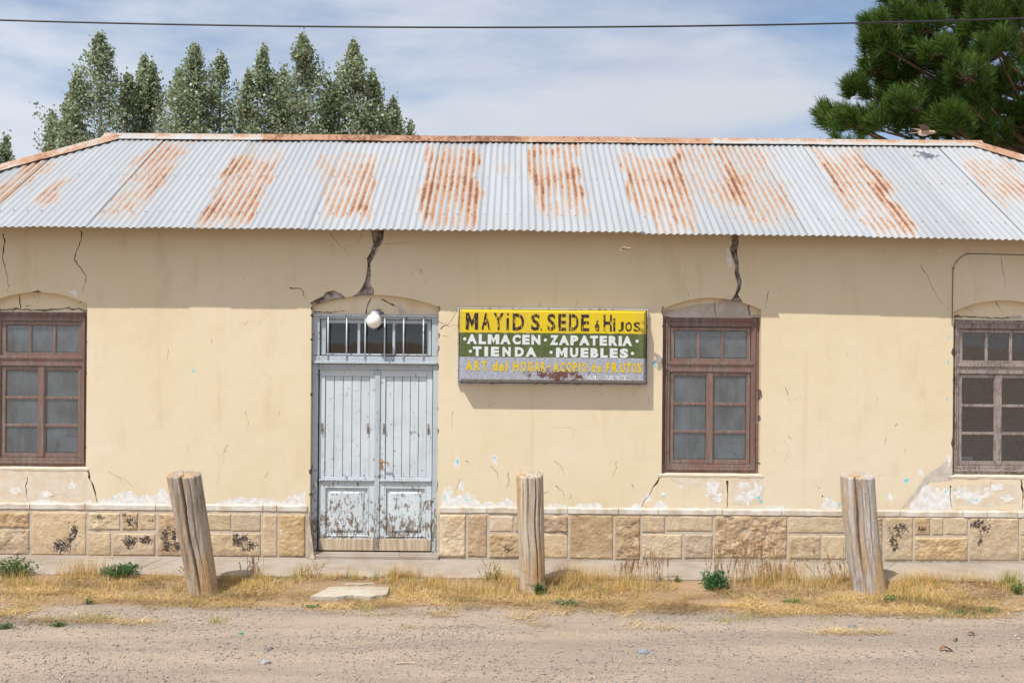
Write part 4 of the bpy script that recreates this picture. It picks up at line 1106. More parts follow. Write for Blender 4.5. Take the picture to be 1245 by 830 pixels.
r1 = [(c, a, b, y0, y1) for c, a, b, y0, y1 in (
    ('M', 566, 581, 381, 401.3), ('A', 585, 596, 381, 401.3), ('Y', 600, 612, 381, 401.5), ('I', 615.5, 618.5, 387, 401.5), ('.', 615.6, 618.4, 381, 383.6), ('D', 623, 637, 381.5, 401.7), ('S', 645.5, 656, 381.5, 401.7), ('.', 657, 659, 399.6, 401.7),
    ('S', 665, 675, 381.5, 401.8), ('E', 678.5, 688, 381.5, 401.8), ('D', 691.5, 703, 381.5, 401.8), ('E', 706, 716, 382, 402), ('é', 723, 728.5, 389, 402), ('H', 733.5, 743.5, 382, 402), ('i', 745.2, 748, 386, 402), ('J', 751.5, 758, 390.5, 402), ('O', 760, 768, 390.5, 402), ('S', 770, 778, 390.5, 402))]
letters(r1, m_l_dark, .022)
def row(txt, spans, y0, y1, slope_=.0045):
    out = []
    for ch, (a, b) in zip(txt, spans):
        d = (a - 567) * slope_ * 2
        if ch == '*': c = (y0 + y1) / 2 + d; out.append((ch, a, b, c - 2, c + 2))
        else: out.append((ch, a, b, y0 + d, y1 + d))
    return out
letters(row('*ALMACEN*ZAPATERIA*', [(563, 567), (567.5, 580), (582, 591), (593, 607), (608, 621), (623, 633), (635, 644), (646, 657), (661, 665), (668.5, 679), (679.5, 692), (693.5, 703), (704, 717), (717.5, 727), (729, 738), (740, 751), (752, 756), (756.5, 768.5), (772.5, 776.5)], 406.8, 418.8, .0025), m_l_white, .062)
letters(row('*TIENDA*MUEBLES*', [(570, 574), (575, 585.5), (589, 593.5), (597, 607), (611, 621), (626, 637), (639, 652.5), (668, 672), (676, 690), (693, 703), (706, 715.5), (718, 727.5), (730, 739), (741.5, 751), (753.5, 763.8), (767, 771)], 421.8, 433.6, .0025), m_l_white, .062, .0036)
def yrow():
    sp = [('A', 566, 575), ('R', 577, 584), ('T', 586, 592), ('.', 592.6, 594.4), ('d', 599, 605.5), ('e', 607, 613.2), ('l', 615, 617.2), ('H', 624, 631), ('O', 634, 640), ('G', 642, 648), ('A', 650, 656.5), ('R', 658, 663.5), ('-', 665, 670), ('A', 672.5, 680), ('C', 682, 687.5), ('O', 689.5, 695), ('P', 697, 702), ('I', 704, 706), ('O', 708, 713.5), ('d', 719, 724), ('e', 727, 731.2), ('F', 737, 741.5), ('R', 744, 751.5), ('U', 754, 760.5), ('T', 762, 767.5), ('O', 768.5, 773.5), ('S', 775, 780.5)]
    out = []
    for ch, a, b in sp:
        d = (a - 566) * .0045 * 1.2; y0, y1 = 439.2 + d, 451.2 + d
        if ch in 'e': y0 += 3.8
        if ch == '.': y0 = y1 - 2
        if ch == '-': y0, y1 = y0 + 5, y1 - 5
        out.append((ch, a, b, y0, y1))
    return out
letters(yrow(), m_l_yel, .05)
w_ = [(c, 713 + i * 5.15, 713 + i * 5.15 + (4.3 if c not in '-I' else 2.4), 455.6 if c != '-' else 457.6, 461.2 if c != '-' else 458.8) for i, c in enumerate('HUL-QUINCE')]
letters(w_, m_l_pale, .03)

# ================================================================== WALL LAMP
c = W(454.5, 390, -.075)
lamp = tag(empty('wall_lamp', (c.x, .07, c.z)), 'round white glass globe lamp over the blue door', 'lamp')
g = MB(); g.sphere(c, .083, 28, 18); g.build('globe', m_opal, lamp, 0, True, None, c)
g = MB(); g.tube([(c.x, c.y, c.z - .080), (c.x, c.y, c.z - .098)], [.012, .007], 10); g.build('finial', m_brass, lamp)
g = MB(); g.tube([(c.x + .004, .074, c.z + .045), (c.x + .004, .02, c.z + .062), (c.x + .002, -.03, c.z + .064)], [.052, .050, .046], 18); g.tube([(c.x, -.030, c.z + .064), (c.x, c.y + .01, c.z + .06)], [.046, .050], 18); g.build('socket', m_steel, lamp, 0, True)

# ================================================================== CABLES
pts = [W(1157.5, 393, -.008), W(1158, 380, -.008), W(1158.3, 350, -.008), W(1158.8, 326, -.008), W(1162, 319, -.008), W(1168, 313, -.008), W(1176, 308.6, -.008), W(1200, 308.8, -.008), W(1245, 310.2, -.008), W(1330, 312.5, -.008), W(1420, 313, -.008)]
cab = tag(empty('wall_cable', tuple(pts[0])), 'thin dark cable clipped to the wall beside the bare wooden window', 'cable')
g = MB(); g.tube(pts, .0036, 6); g.build('wire', m_cable, cab, 0, True)
for px, py in ((1159, 326), (1176, 308.6), (1158, 393)):
    p = W(px, py, -.005); g = MB(); g.box(p.x - .011, p.x + .011, -.016, .001, p.z - .009, p.z + .009); g.build('clip', m_iron, cab, .002)
YW = -2.4
ctrl = [(-760, 2), (0, 25), (300, 31), (600, 33.5), (850, 32), (1050, 28.5), (1245, 22), (2000, -12)]
A = np.array(ctrl, float); co = np.polyfit(A[:, 0], A[:, 1], 3); g = MB()
g.tube([W(x, float(np.polyval(np.polyfit(A[1:7, 0], A[1:7, 1], 2), x)), YW) for x in range(-560, 1961, 60)], .0078, 6)
pc = g.build('power_cable', m_cable, None, 0, True, None, W(620, 33, YW)); tag(pc, 'black overhead cable strung across the sky above the roof', 'cable')

# ================================================================== LEANING PLANK
a, b = W(379.2, 678, -.10), W(373.4, 625, -.02)
g = MB(); u = Vector((.034, .008, 0)); t = Vector((-.004, .016, .004))
a.z = .008
g.quad8([a - u * .9 - t, a + u * .9 - t, a + u * .9 + t, a - u * .9 + t], [b - u * .45 - t, b + u * .5 - t + Vector((0, 0, -.03)), b + u * .5 + t + Vector((0, 0, -.03)), b - u * .45 + t])
o = g.build('wooden_plank', m_board, None, .003, False, None, a); tag(o, 'short bare plank leaning on the stones beside the blue door', 'plank')

# ================================================================== BIRDS
def bird(name, px, py, Yp, length, wing_up, label, dark):
    c = W(px, py, Yp); k = length
    M1 = Mat('bird_' + dark, (.42, .27, .17), .8, .2); n = M1.noise(M1.co('Object'), 30, 3)
    M1.color(M1.mix(M1.mr(n, .4, .6), (.50, .36, .25), (.36, .22, .14)))
    M2 = Mat('bird_wing_' + dark, (.16, .11, .09), .8, .2); M3 = Mat('bird_belly_' + dark, (.60, .55, .50), .8, .2)
    rt = tag(empty(name, tuple(c)), label, 'bird', 'small brown birds flying past the shop')
    g = MB(); prof = [(-.20, .018), (-.12, .075), (0, .115), (.14, .118), (.26, .085), (.32, .066), (.40, .070), (.455, .045), (.475, .012)]
    g.tube([c + Vector((x * k, 0, (.02 if x > .25 else 0) * k)) for x, _ in prof], [r * k * .95 for _, r in prof], 14); g.build('body', M1.m, rt, 0, True)
    g = MB(); g.tube([c + Vector((.465 * k, 0, .018 * k)), c + Vector((.55 * k, 0, .008 * k))], [.024 * k, .003 * k], 8); g.build('beak', M2.m, rt)
    g = MB()
    g.quad8([c + Vector(v) * k for v in ((-.16, -.03, -.012), (-.16, .03, -.012), (-.16, .03, .012), (-.16, -.03, .012))], [c + Vector(v) * k for v in ((-.52, -.09, -.03), (-.52, .09, -.03), (-.50, .09, -.018), (-.50, -.09, -.018))]); g.build('tail', M1.m, rt)
    g = MB(); g.sphere(c + Vector((.02 * k, 0, -.05 * k)), .10 * k, 12, 8, (2.0, .9, .75)); g.build('belly', M3.m, rt, 0, True)
    for s in (-1, 1):
        g = MB(); sp, up = (.40, .17) if wing_up else (.26, -.05)
        root = [(.20, s * .07, .06), (-.08, s * .07, .05)]; mid = [(.16, s * sp * .55, .06 + up * .6), (-.20, s * sp * .55, .05 + up * .6)]; tip = [(-.10, s * sp, .06 + up), (-.32, s * sp * .95, .05 + up)]
        for z in (0, .012):
            rows = [[g.bm.verts.new(c + Vector((q[0], q[1], q[2] + z)) * k) for q in rr_] for rr_ in (root, mid, tip)]
            for r0, r1_ in zip(rows[:-1], rows[1:]): g.bm.faces.new((r0[0], r0[1], r1_[1], r1_[0]))
        g.build('wing', M2.m, rt)
    g = MB()
    for s in (-1, 1): g.sphere(c + Vector((.41 * k, s * .055 * k, .03 * k)), .013 * k, 8, 6)
    g.build('eyes', m_cable, rt)
bird('flying_bird', 1122, 161.5, 1.6, .34, True, 'brown bird with raised wings flying low over the roof ridge by the pine', 'a')
bird('flying_bird', 757.5, 302.5, -.55, .18, False, 'small bird with folded wings flying under the eave above the sign', 'b')

# ================================================================== POSTS
def post(px_top, py_top, px_bot, py_bot, wt_, wb_, colr, grooves, label, seed, bow=0.0, tilt=.0):
    b = G(px_bot, py_bot, -.085); t = W(px_top, py_top, b.y)
    s = (D0 + b.y) / F; rt, rb = wt_ * s / 2, wb_ * s / 2
    H = t.z - b.z + .0; ns, nr = 150, 60; V, Fc = [], []
    z0 = -.12
    for j in range(nr + 1):
        f = j / nr; z = z0 + (H - z0) * f; ff = max(0, z / H)
        cx_ = (t.x - b.x) * ff + bow * math.sin(PI * ff); r0 = rb + (rt - rb) * ff
        for i in range(ns):
            th = 2 * PI * i / ns; ca, sa = math.cos(th), math.sin(th)
            r = r0 * (1 + .045 * mnoise.noise(Vector((ca * 1.3, sa * 1.3, z * 1.2 + seed))) + .03 * mnoise.noise(Vector((ca * 6, sa * 6, z * .9 + seed))) + .02 * mnoise.noise(Vector((ca * 16, sa * 16, z * 1.6 + seed))))
            for gth, gw, gd, gz in grooves:
                gthz = gth + .14 * mnoise.noise(Vector((0, seed, z * 2.2))) + gz * (z - H)
                dd = abs((th - gthz + PI) % (2 * PI) - PI)
                if dd < gw: r -= r0 * gd * (1 - dd / gw) ** .6 * min(1, max(.15, (z + .12) / (H * .5)))
            zz_ = z + (tilt * sa * r if j == nr else 0) + (.012 * mnoise.noise(Vector((ca * 3, sa * 3, seed))) if j == nr else 0)
            V.append((cx_ + r * ca, r * sa, zz_))
    for j in range(nr):
        for i in range(ns): Fc.append((j * ns + i, j * ns + (i + 1) % ns, (j + 1) * ns + (i + 1) % ns, (j + 1) * ns + i))
    b0 = nr * ns; rings = [b0]
    for q in (.9, .66, .33):
        st = len(V)
        for i in range(ns):
            v = V[b0 + i]; cx_ = t.x - b.x
            V.append((cx_ + (v[0] - cx_) * q, v[1] * q, v[2] + (.008 if q < .95 else 0) + .006 * mnoise.noise(Vector((v[0] * 22 * q, v[1] * 22 * q, seed)))))
        rings.append(st)
    for a_, c_ in zip(rings[:-1], rings[1:]):
        for i in range(ns): Fc.append((a_ + i, a_ + (i + 1) % ns, c_ + (i + 1) % ns, c_ + i))
    ce = len(V); V.append((t.x - b.x, 0, H + .006))
    for i in range(ns): Fc.append((rings[-1] + i, rings[-1] + (i + 1) % ns, ce, ce))
    me = bpy.data.meshes.new('wooden_post'); me.from_pydata(V, [], [f if f[2] != f[3] else f[:3] for f in Fc]); me.polygons.foreach_set('use_smooth', [True] * len(me.polygons)); me.update()
    o = link('wooden_post', me, m_post, None, b); o.color = (*colr, 1)
    return tag(o, label, 'post', 'old wooden posts along the verge')
fr_ = lambda deg: math.radians(deg) % (2 * PI)
post(223.5, 577, 248, 721, 40, 35, (.47, .40, .32), [(fr_(-88), .085, .75, 0), (fr_(-122), .07, .28, 0), (fr_(-60), .05, .12, 0), (fr_(-108), .12, .12, .1)], 'leaning split wooden post before the stones left of the door', 1.3, 0, .10)
post(644, 577, 648, 719, 33, 31, (.58, .49, .375), [(fr_(-66), .07, .5, .0), (fr_(-100), .05, .16, 0), (fr_(-44), .05, .25, 0)], 'upright pale wooden post standing in front of the wall below the sign', 5.1, 0, .11)
post(1042.5, 578, 1057.5, 719, 40, 40, (.56, .51, .45), [(fr_(-118), .085, .7, 0), (fr_(-92), .16, .22, -.1), (fr_(-70), .05, .12, 0)], 'thick cracked wooden post with rotten core near the bare window', 9.7, -.02, .08)

# ================================================================== SLABS AND LITTER ON THE VERGE
def slab(pts, label, th=.035):
    P = [G(x, y, -.045) for x, y in pts]; c = sum(P, Vector()) / len(P)
    g = MB(); Q = []
    for a_, b_ in zip(P, P[1:] + P[:1]):
        for i in range(5):
            q = a_.lerp(b_, i / 5); Q.append(q + Vector((random.gauss(0, .006), random.gauss(0, .010), 0)) if i else q)
    g.quad8([q - Vector((0, 0, th + .05)) for q in Q], [q for q in Q]); o = g.build('concrete_slab', m_slab, None, 0, False, None, c)
    return tag(o, label, 'slab')
slab([(377, 724.5), (410, 725), (430, 723), (450, 725), (470, 722), (474, 713), (436, 712), (400, 713)], 'flat pale concrete slab lying in the grass before the door')
slab([(416, 709.5), (434, 710), (455, 709), (452, 706.5), (430, 707)], 'thin broken slab piece between the pavement and the larger slab')
def small(name, mb, mat, c, label, cat, group=None):
    return tag(mb.build(name, mat, None, 0, False, None, c), label, cat, group)
c = G(293, 772, -.095); c.z = gh(c.x, c.y) + .006
g = MB(); g.tube([c, c + Vector((0, 0, .011))], [.016, .015], 14)
M_ = Mat('green_plastic', (.02, .36, .20), .4, .4); small('bottle_cap', g, M_.m, c, 'small green bottle cap lying on the dirt road', 'bottle cap')
c = G(494, 804.5); c.z = gh(c.x, c.y) + .010
g = MB(); g.tube([c - Vector((.078, .004, 0)), c + Vector((0, .004, .003)), c + Vector((.078, .0, .002))], [.007, .006, .005], 6); small('dry_stick', g, m_board, c, 'straight pale stick lying on the dirt road before the door', 'stick')
M_ = Mat('dead_leaf', (.22, .10, .05), .8, .2); M_.color(M_.mix(M_.mr(M_.noise(M_.co('Object'), 40), .4, .6), (.26, .12, .055), (.11, .05, .03))); m_dead = M_.m
for (x, y, ln, ro, lb) in ((1151, 789, .12, .1, 'curled brown dead leaf on the road beyond the cracked post'), (1162, 777, .06, .7, 'small dark dead leaf lying beyond the curled brown leaf'), (1181, 771, .08, .2, 'thin dark leaf scrap on the road near the small dead leaf')):
    c = G(x, y); c.z = gh(c.x, c.y) + .014; g = MB(); n = 8; rows = []
    for i in range(n + 1):
        t_ = i / n; wd = ln * .24 * math.sin(PI * (.08 + .9 * t_)); cz_ = .012 * math.sin(t_ * 5)
        rows.append([g.bm.verts.new(c + Matrix.Rotation(ro, 3, 'Z') @ Vector(((t_ - .5) * ln, q * wd, cz_ + abs(q) * wd * .8))) for q in (-1, -.4, .4, 1)])
    for a_, b_ in zip(rows[:-1], rows[1:]):
        for k in range(3): g.bm.faces.new((a_[k], a_[k + 1], b_[k + 1], b_[k]))
    small('dead_leaf', g, m_dead, c, lb, 'leaf', 'dead leaves on the road')
def rock(x, y, r, colr, label, seed):
    c = G(x, y); c.z = gh(c.x, c.y) + r * .3; g = MB(); bmesh.ops.create_icosphere(g.bm, subdivisions=2, radius=r)
    for v in g.bm.verts: v.co = Vector((v.co.x * 1.25, v.co.y, v.co.z * .62)) * (1 + .28 * mnoise.noise(v.co / r * 1.2 + Vector((seed, 0, 0)))) + c
    M1 = Mat('rock_stone', colr, .9, .2); n = M1.noise(M1.co('Object'), 60); M1.color(M1.mix(M1.mr(n, .4, .65), colr, tuple(q * .6 for q in colr)))
    small('loose_stone', g, M1.m, c, label, 'stone', 'loose stones on the road')
rock(1141.5, 741, .022, (.62, .60, .58), 'small white stone at the edge of the road past the cracked post', 1)
rock(1036, 761, .030, (.20, .20, .21), 'dark grey stone on the road in front of the cracked post', 2)
rock(782, 791, .040, (.27, .28, .30), 'flat blue grey stone lying alone on the dirt road', 3)
rock(322, 802, .036, (.36, .33, .31), 'grey stone on the road in front of the leaning post', 4)
rock(328, 786, .022, (.22, .19, .17), 'small dark stone on the road behind the grey stone', 5)

# gravel: thousands of pebbles, one sheet of stuff
def gravel(name, n, label, szmax=.0115):
    d = RNG.uniform(7.15, 9.6, n); x = RNG.uniform(-.56, .56, n) * d; y = d - D0
    r = .0028 + (szmax - .0028) * RNG.random(n) ** 4.5
    dens = np.array([mnoise.noise(Vector((a * .8, b * 1.6, 3))) for a, b in zip(x, y)]); k = RNG.random(n) < (.55 + .9 * dens)
    x, y, r = x[k], y[k], r[k]; n = len(x)
    z = np.array([gh(a, b) for a, b in zip(x, y)]) + .004 + r * .25
    O = np.array([(1, 0, 0), (-.5, .87, 0), (-.5, -.87, 0), (0, 0, 1), (.5, .87, .1), (.5, -.87, .1), (-1, 0, .1), (0, 0, -.6)], float)
    Fo = np.array([(0, 4, 3), (4, 1, 3), (1, 6, 3), (6, 2, 3), (2, 5, 3), (5, 0, 3), (0, 7, 4), (4, 7, 1), (1, 7, 6), (6, 7, 2), (2, 7, 5), (5, 7, 0)])
    J = O[None] * (1 + RNG.uniform(-.35, .35, (n, 8, 3))); a = RNG.uniform(0, 2 * PI, n); ca, sa = np.cos(a)[:, None], np.sin(a)[:, None]
    el = RNG.uniform(.7, 1.5, n)[:, None]; X = J[..., 0] * el; Yy = J[..., 1]; Z = J[..., 2] * RNG.uniform(.35, .75, n)[:, None]
    P = np.stack([(X * ca - Yy * sa), X * sa + Yy * ca, Z], -1) * r[:, None, None] + np.stack([x, y, z], -1)[:, None]
    pal = np.array([(.38, .31, .25), (.44, .37, .30), (.30, .25, .21), (.48, .42, .36), (.20, .16, .14), (.36, .28, .22), (.28, .26, .25)]); ci = RNG.choice(len(pal), n, p=[.20, .20, .17, .14, .11, .11, .07])
    C = np.repeat(pal[ci] * RNG.uniform(.85, 1.12, (n, 1)), 8, 0)
    Fc = (Fo[None] + (np.arange(n) * 8)[:, None, None]).reshape(-1, 3)
    o = link(name, np_mesh(name, P.reshape(-1, 3), Fc, False, C), m_pebble); return tag(o, label, 'gravel', kind='stuff')
gravel('gravel', 64000, 'loose gravel and pebbles strewn over the dirt road')

# ================================================================== GRASS AND WEEDS
def blades(base, az, lean, L, w, bend, c0, c1):
    n = len(base); dh = np.stack([np.cos(az), np.sin(az), np.zeros(n)], -1); up = np.array([0, 0, 1.0])
    wa = az + PI / 2 + RNG.normal(0, .6, n); wv = np.stack([np.cos(wa), np.sin(wa), np.zeros(n)], -1)
    P = []
    for t, k in ((0, 1), (.55, .75)):
        c = base + dh * ((np.sin(lean) * t + bend * t * t) * L)[:, None] + up * (np.cos(lean) * t * L - .35 * bend * t * t * L)[:, None]
        P += [c - wv * (w * k / 2)[:, None], c + wv * (w * k / 2)[:, None]]
    P.append(base + dh * ((np.sin(lean) + bend) * L)[:, None] + up * (np.cos(lean) * L - .35 * bend * L)[:, None])
    V = np.stack(P, 1).reshape(-1, 3); i = (np.arange(n) * 5)[:, None]
    Fc = np.concatenate([i + np.array([[0, 1, 2]]), i + np.array([[1, 3, 2]]), i + np.array([[2, 3, 4]])], 0)
    C = np.stack([c0, c0, (c0 + c1) / 2, (c0 + c1) / 2, c1], 1).reshape(-1, 3)
    return V, Fc, C
def join(parts):
    V, Fc, C, b = [], [], [], 0
    for v, f, c in parts: V.append(v); Fc.append(f + b); C.append(c); b += len(v)
    return np.concatenate(V), np.concatenate(Fc), np.concatenate(C)
def hz(xy): return np.array([gh(a, b) for a, b in xy])
STR = np.array([(.58, .395, .135), (.67, .50, .22), (.47, .28, .095), (.73, .59, .34), (.54, .385, .135), (.33, .19, .08)])
def straw_cols(n, p=(.26, .24, .16, .12, .16, .06)): return STR[RNG.choice(6, n, p=p)] * RNG.uniform(.85, 1.15, (n, 1))
EDGE = -.83
def verge_w(x, y):                      # how thick the litter lies
    s = .50 + .95 * mnoise.noise(Vector((x * .9, y * 2.0, 7))) + .75 * mnoise.noise(Vector((x * 2.9, y * 4.1, 2)))
    e = -1.82 + .30 * mnoise.noise(Vector((x * .7, 0, 4))) + .20 * mnoise.noise(Vector((x * 2.3, 5, 1))) + .10 * mnoise.noise(Vector((x * 7, 5, 1)))
    if y < e: s -= min(1.15, (e - y) * 3.0)
    for qx, qy, rx, ry in PATCH:
        d = ((x - qx) / rx) ** 2 + ((y - qy) / ry) ** 2
        if d < 1: s += .95 * (1 - d)
    for qx, qy, rx, ry in BARE:
        d = ((x - qx) / rx) ** 2 + ((y - qy) / ry) ** 2
        if d < 1: s -= 1.3 * (1 - d)
    return s
def ell(x, y, rx, ry_m): p = G(x, y); return (p.x, p.y, rx * (p.y + D0) / F, ry_m)
PATCH = [ell(60, 756, 150, .22), ell(10, 742, 60, .3), ell(565, 763, 60, .10), ell(690, 770, 70, .08), ell(840, 742, 70, .12), ell(935, 746, 90, .12), ell(1010, 741, 80, .2), ell(1150, 742, 120, .25), ell(1050, 768, 50, .10), ell(505, 762, 40, .08), ell(800, 764, 60, .1), ell(1000, 768, 40, .08)]
BARE = [ell(230, 746, 70, .22), ell(425, 716, 52, .2), ell(845, 716, 28, .28), ell(870, 731, 40, .14), ell(330, 745, 60, .15), ell(130, 743, 60, .06)]
parts = []
def scatter(n, y0, y1, thr, pw=1.0):
    xs_ = RNG.uniform(-6.3, 6.3, n); ys_ = RNG.uniform(y0, y1, n); w_ = np.array([verge_w(a, b) for a, b in zip(xs_, ys_)])
    k = RNG.random(n) < np.clip(w_ - thr, 0, 1) ** pw; return xs_[k], ys_[k]
# matted straw
x, y = scatter(150000, -2.75, EDGE, -.04); n = len(x)
b = np.stack([x, y, hz(zip(x, y)) + RNG.uniform(.0, .016, n)], -1)
c = straw_cols(n) * np.array([[min(1.15, max(.42, .84 + 1.0 * mnoise.noise(Vector((a_ * 1.6, b_ * 3.2, 1)))))] for a_, b_ in zip(x, y)]); parts.append(blades(b, RNG.uniform(0, 2 * PI, n), RNG.uniform(1.15, 1.5, n), RNG.uniform(.03, .13, n), RNG.uniform(.0022, .0042, n), RNG.uniform(-.1, .1, n), c, c * 1.08))
# brown leaf litter
x, y = scatter(30000, -2.6, EDGE, .0); n = len(x)
b = np.stack([x, y, hz(zip(x, y)) + RNG.uniform(.0, .012, n)], -1); c = np.array((.22, .115, .05)) * RNG.uniform(.6, 1.5, (n, 1))
parts.append(blades(b, RNG.uniform(0, 2 * PI, n), RNG.uniform(1.2, 1.5, n), RNG.uniform(.015, .04, n), RNG.uniform(.004, .009, n), RNG.uniform(-.2, .2, n), c, c))
litter = link('straw_litter', np_mesh('straw_litter', *join(parts)[:2], False, join(parts)[2]), m_straw); tag(litter, 'matted dry straw covering the earth of the verge', 'straw', kind='stuff')
# standing tufts
parts = []
cx_, cy_ = scatter(8500, -2.0, EDGE - .02, .12)
for a, bq in zip(cx_, cy_):
    near = max(0, 1 - (EDGE - bq) / .8)
    big = .5 + .5 * mnoise.noise(Vector((a * 1.1, bq * 2, 20)))
    dens = mnoise.noise(Vector((a * 1.6, 3.1, 11)))
    if random.random() > .22 + .7 * near * (.6 + dens): continue
    n = int(6 + 16 * near * random.random() + 4); h = (.032 + .125 * near * big * random.uniform(.4, 1.6)) * (1.25 if dens > .15 else .85)
    g_ = random.random() < .13
    p = np.stack([RNG.normal(a, .022, n), RNG.normal(bq, .022, n), np.zeros(n)], -1); p[:, 2] = gh(a, bq) - .004
    c = straw_cols(n, (.30, .30, .10, .16, .12, .02)) * np.array((1.0, .98, .9))
    c1 = c * 1.1
    if g_: c = c * np.array((.50, .80, .55)); c1 = c * 1.2
    parts.append(blades(p, RNG.uniform(0, 2 * PI, n), np.abs(RNG.normal(.2, .25, n)), h * RNG.uniform(.5, 1.35, n), RNG.uniform(.002, .0038, n), RNG.uniform(0, .4, n), c, c1))
# thicker clumps seen in the photo
for px, py, rp, hm, cnt, green in [(105, 706, 34, .20, 420, 0), (60, 712, 40, .10, 260, .1), (20, 712, 24, .14, 260, .25), (215, 718, 16, .09, 150, .4), (490, 706, 24, .15, 420, 0), (520, 716, 36, .10, 380, .05), (560, 718, 40, .11, 420, .1), (600, 722, 40, .11, 420, .0), (612, 712, 18, .16, 260, .05), (692, 712, 24, .18, 380, .05), (730, 712, 40, .15, 500, .05), (775, 716, 30, .13, 340, .1),
        (950, 712, 30, .22, 480, .0), (925, 716, 30, .14, 320, .1), (985, 718, 30, .12, 300, .15), (1015, 708, 20, .16, 260, .1), (1110, 708, 34, .14, 360, .05), (1160, 706, 40, .12, 400, .05), (1208, 706, 12, .16, 220, .6), (1100, 725, 30, .08, 200, .2), (1238, 720, 10, .12, 120, .6),
        (335, 716, 34, .09, 260, .1), (300, 722, 40, .07, 220, .1), (365, 708, 14, .13, 160, .25), (265, 754, 12, .06, 160, .6), (448, 741, 12, .06, 130, .55), (690, 741, 10, .06, 110, .5), (145, 715, 30, .11, 240, .05), (170, 728, 40, .07, 240, .15), (550, 742, 10, .05, 80, .4), (880, 754, 22, .05, 150, .6), (905, 752, 18, .06, 140, .6), (1148, 746, 10, .05, 90, .5), (1005, 752, 16, .05, 100, .45), (35, 730, 60, .07, 300, .05), (110, 750, 26, .06, 220, .45), (1030, 730, 26, .06, 180, .3), (640, 730, 30, .09, 260, .1)]:
    p0 = G(px, py); s = (p0.y + D0) / F; n = cnt
    xx = RNG.normal(p0.x, rp * s * .55, n); yy = np.minimum(RNG.normal(p0.y, .055, n), EDGE - .01); p = np.stack([xx, yy, hz(zip(xx, yy)) - .004], -1)
    g_ = (RNG.random(n) < green)[:, None]; c = straw_cols(n, (.30, .32, .08, .18, .11, .01)); c = np.where(g_, c * np.array((.36, .72, .42)), c)
    parts.append(blades(p, RNG.uniform(0, 2 * PI, n), np.abs(RNG.normal(.12, .2, n)), 1.25 * hm * RNG.uniform(.3, 1.15, n), RNG.uniform(.002, .0036, n), RNG.uniform(0, .35, n), c, c * np.array((1.12, 1.08, 1.0))))
J = join(parts)
tag(link('dry_grass', np_mesh('dry_grass', J[0], J[1], False, J[2]), m_straw), 'golden dry grass standing along the pavement edge and posts', 'grass', kind='stuff')

def leaf_quads(P, size, c, flat=.5, ratio=.6):
    n = len(P); d = RNG.normal(0, 1, (n, 3)); d /= np.linalg.norm(d, axis=1)[:, None]
    e = RNG.normal(0, 1, (n, 3)); e -= d * (d * e).sum(1)[:, None]; e /= np.linalg.norm(e, axis=1)[:, None]
    s = (size * RNG.uniform(.65, 1.3, n))[:, None]
    V = np.stack([P - d * s * .5, P + e * s * ratio * .5 - d * s * .08, P + d * s * .5, P - e * s * ratio * .5 - d * s * .08], 1).reshape(-1, 3)
    return V, np.arange(n * 4).reshape(-1, 4), np.repeat(c, 4, 0)
def weed(px, py, rp, h, n_st, lsz, colr, label, name='green_weed', group='green weeds in the verge'):
    b = G(px, py); b.y = min(b.y, EDGE - .03); b.z = gh(b.x, b.y); s = (b.y + D0) / F; R_ = rp * s
    rt = tag(empty(name, tuple(b)), label, 'weed', group)
    g = MB(); LP = []
    for i in range(n_st):
        a = random.uniform(0, 2 * PI); rr_ = R_ * math.sqrt(random.random()); hh = h * random.uniform(.45, 1.1) * (1 - .45 * (rr_ / R_) ** 2)
        tip = b + Vector((math.cos(a) * rr_, math.sin(a) * rr_ * .6, hh)); st = b + Vector((math.cos(a) * rr_ * .35, math.sin(a) * rr_ * .2, -.005))
        mid = st.lerp(tip, .5) + Vector((0, 0, hh * .1)); g.tube([st, mid, tip], [.0022, .0018, .001], 4, False)
        for k in range(int(max(5, hh / lsz * 3.2))):
            t = random.uniform(.15, 1.02); q = st.lerp(mid, t * 2) if t < .5 else mid.lerp(tip, t * 2 - 1)
            LP.append(q + Vector((random.gauss(0, lsz * .6), random.gauss(0, lsz * .5), random.gauss(0, lsz * .35))))
    g.build('stem', m_bark, rt)
    P = np.array([tuple(q) for q in LP]); P[:, 2] = np.maximum(P[:, 2], b.z + .004); n = len(P); c = np.array(colr) * 1.35 * RNG.uniform(.6, 1.45, (n, 1)) + RNG.random((n, 1)) * np.array([[.03, .025, .0]])
    v = leaf_quads(P, lsz, c); link('foliage', np_mesh('foliage', v[0], v[1], False, v[2]), m_leaf, rt)
GRN = (.050, .125, .030)
weed(18, 706, 30, .20, 70, .026, (.085, .145, .045), 'loose grey green weed bush at the kerb below the red curtained window')
weed(153, 704, 32, .13, 130, .024, (.045, .125, .030), 'dense dark green weed mound on the kerb beside the leaning post')
weed(868, 718, 19, .20, 90, .024, (.035, .135, .040), 'bright green leafy weed below the red window beside the sign')
weed(72, 760, 13, .05, 26, .024, (.07, .13, .035), 'low green weed in the straw patch before the pavement bush')
weed(6, 762, 12, .06, 22, .026, (.06, .13, .035), 'small low weed beside the road under the pavement bush')
weed(107, 733, 6, .07, 12, .022, (.03, .07, .02), 'tiny dark green sprig among straw below the dense weed mound')
weed(690, 733, 22, .05, 36, .026, (.11, .17, .07), 'flat blue green weed spreading near the foot of the upright post')
weed(656, 722, 11, .14, 34, .030, (.05, .11, .03), 'green weed growing against the foot of the upright pale post')
weed(965, 731, 20, .04, 26, .024, (.16, .22, .05), 'low light green weed between the tall dry docks and the cracked post')
weed(1082, 730, 12, .07, 22, .022, (.12, .18, .05), 'small light green weed at the foot of the cracked post')
weed(1170, 746, 18, .045, 26, .028, (.07, .14, .05), 'flat green weed at the road edge beyond the cracked post')
weed(1205, 743, 14, .04, 20, .026, (.10, .15, .05), 'low sparse weed at the road edge under the bare window')
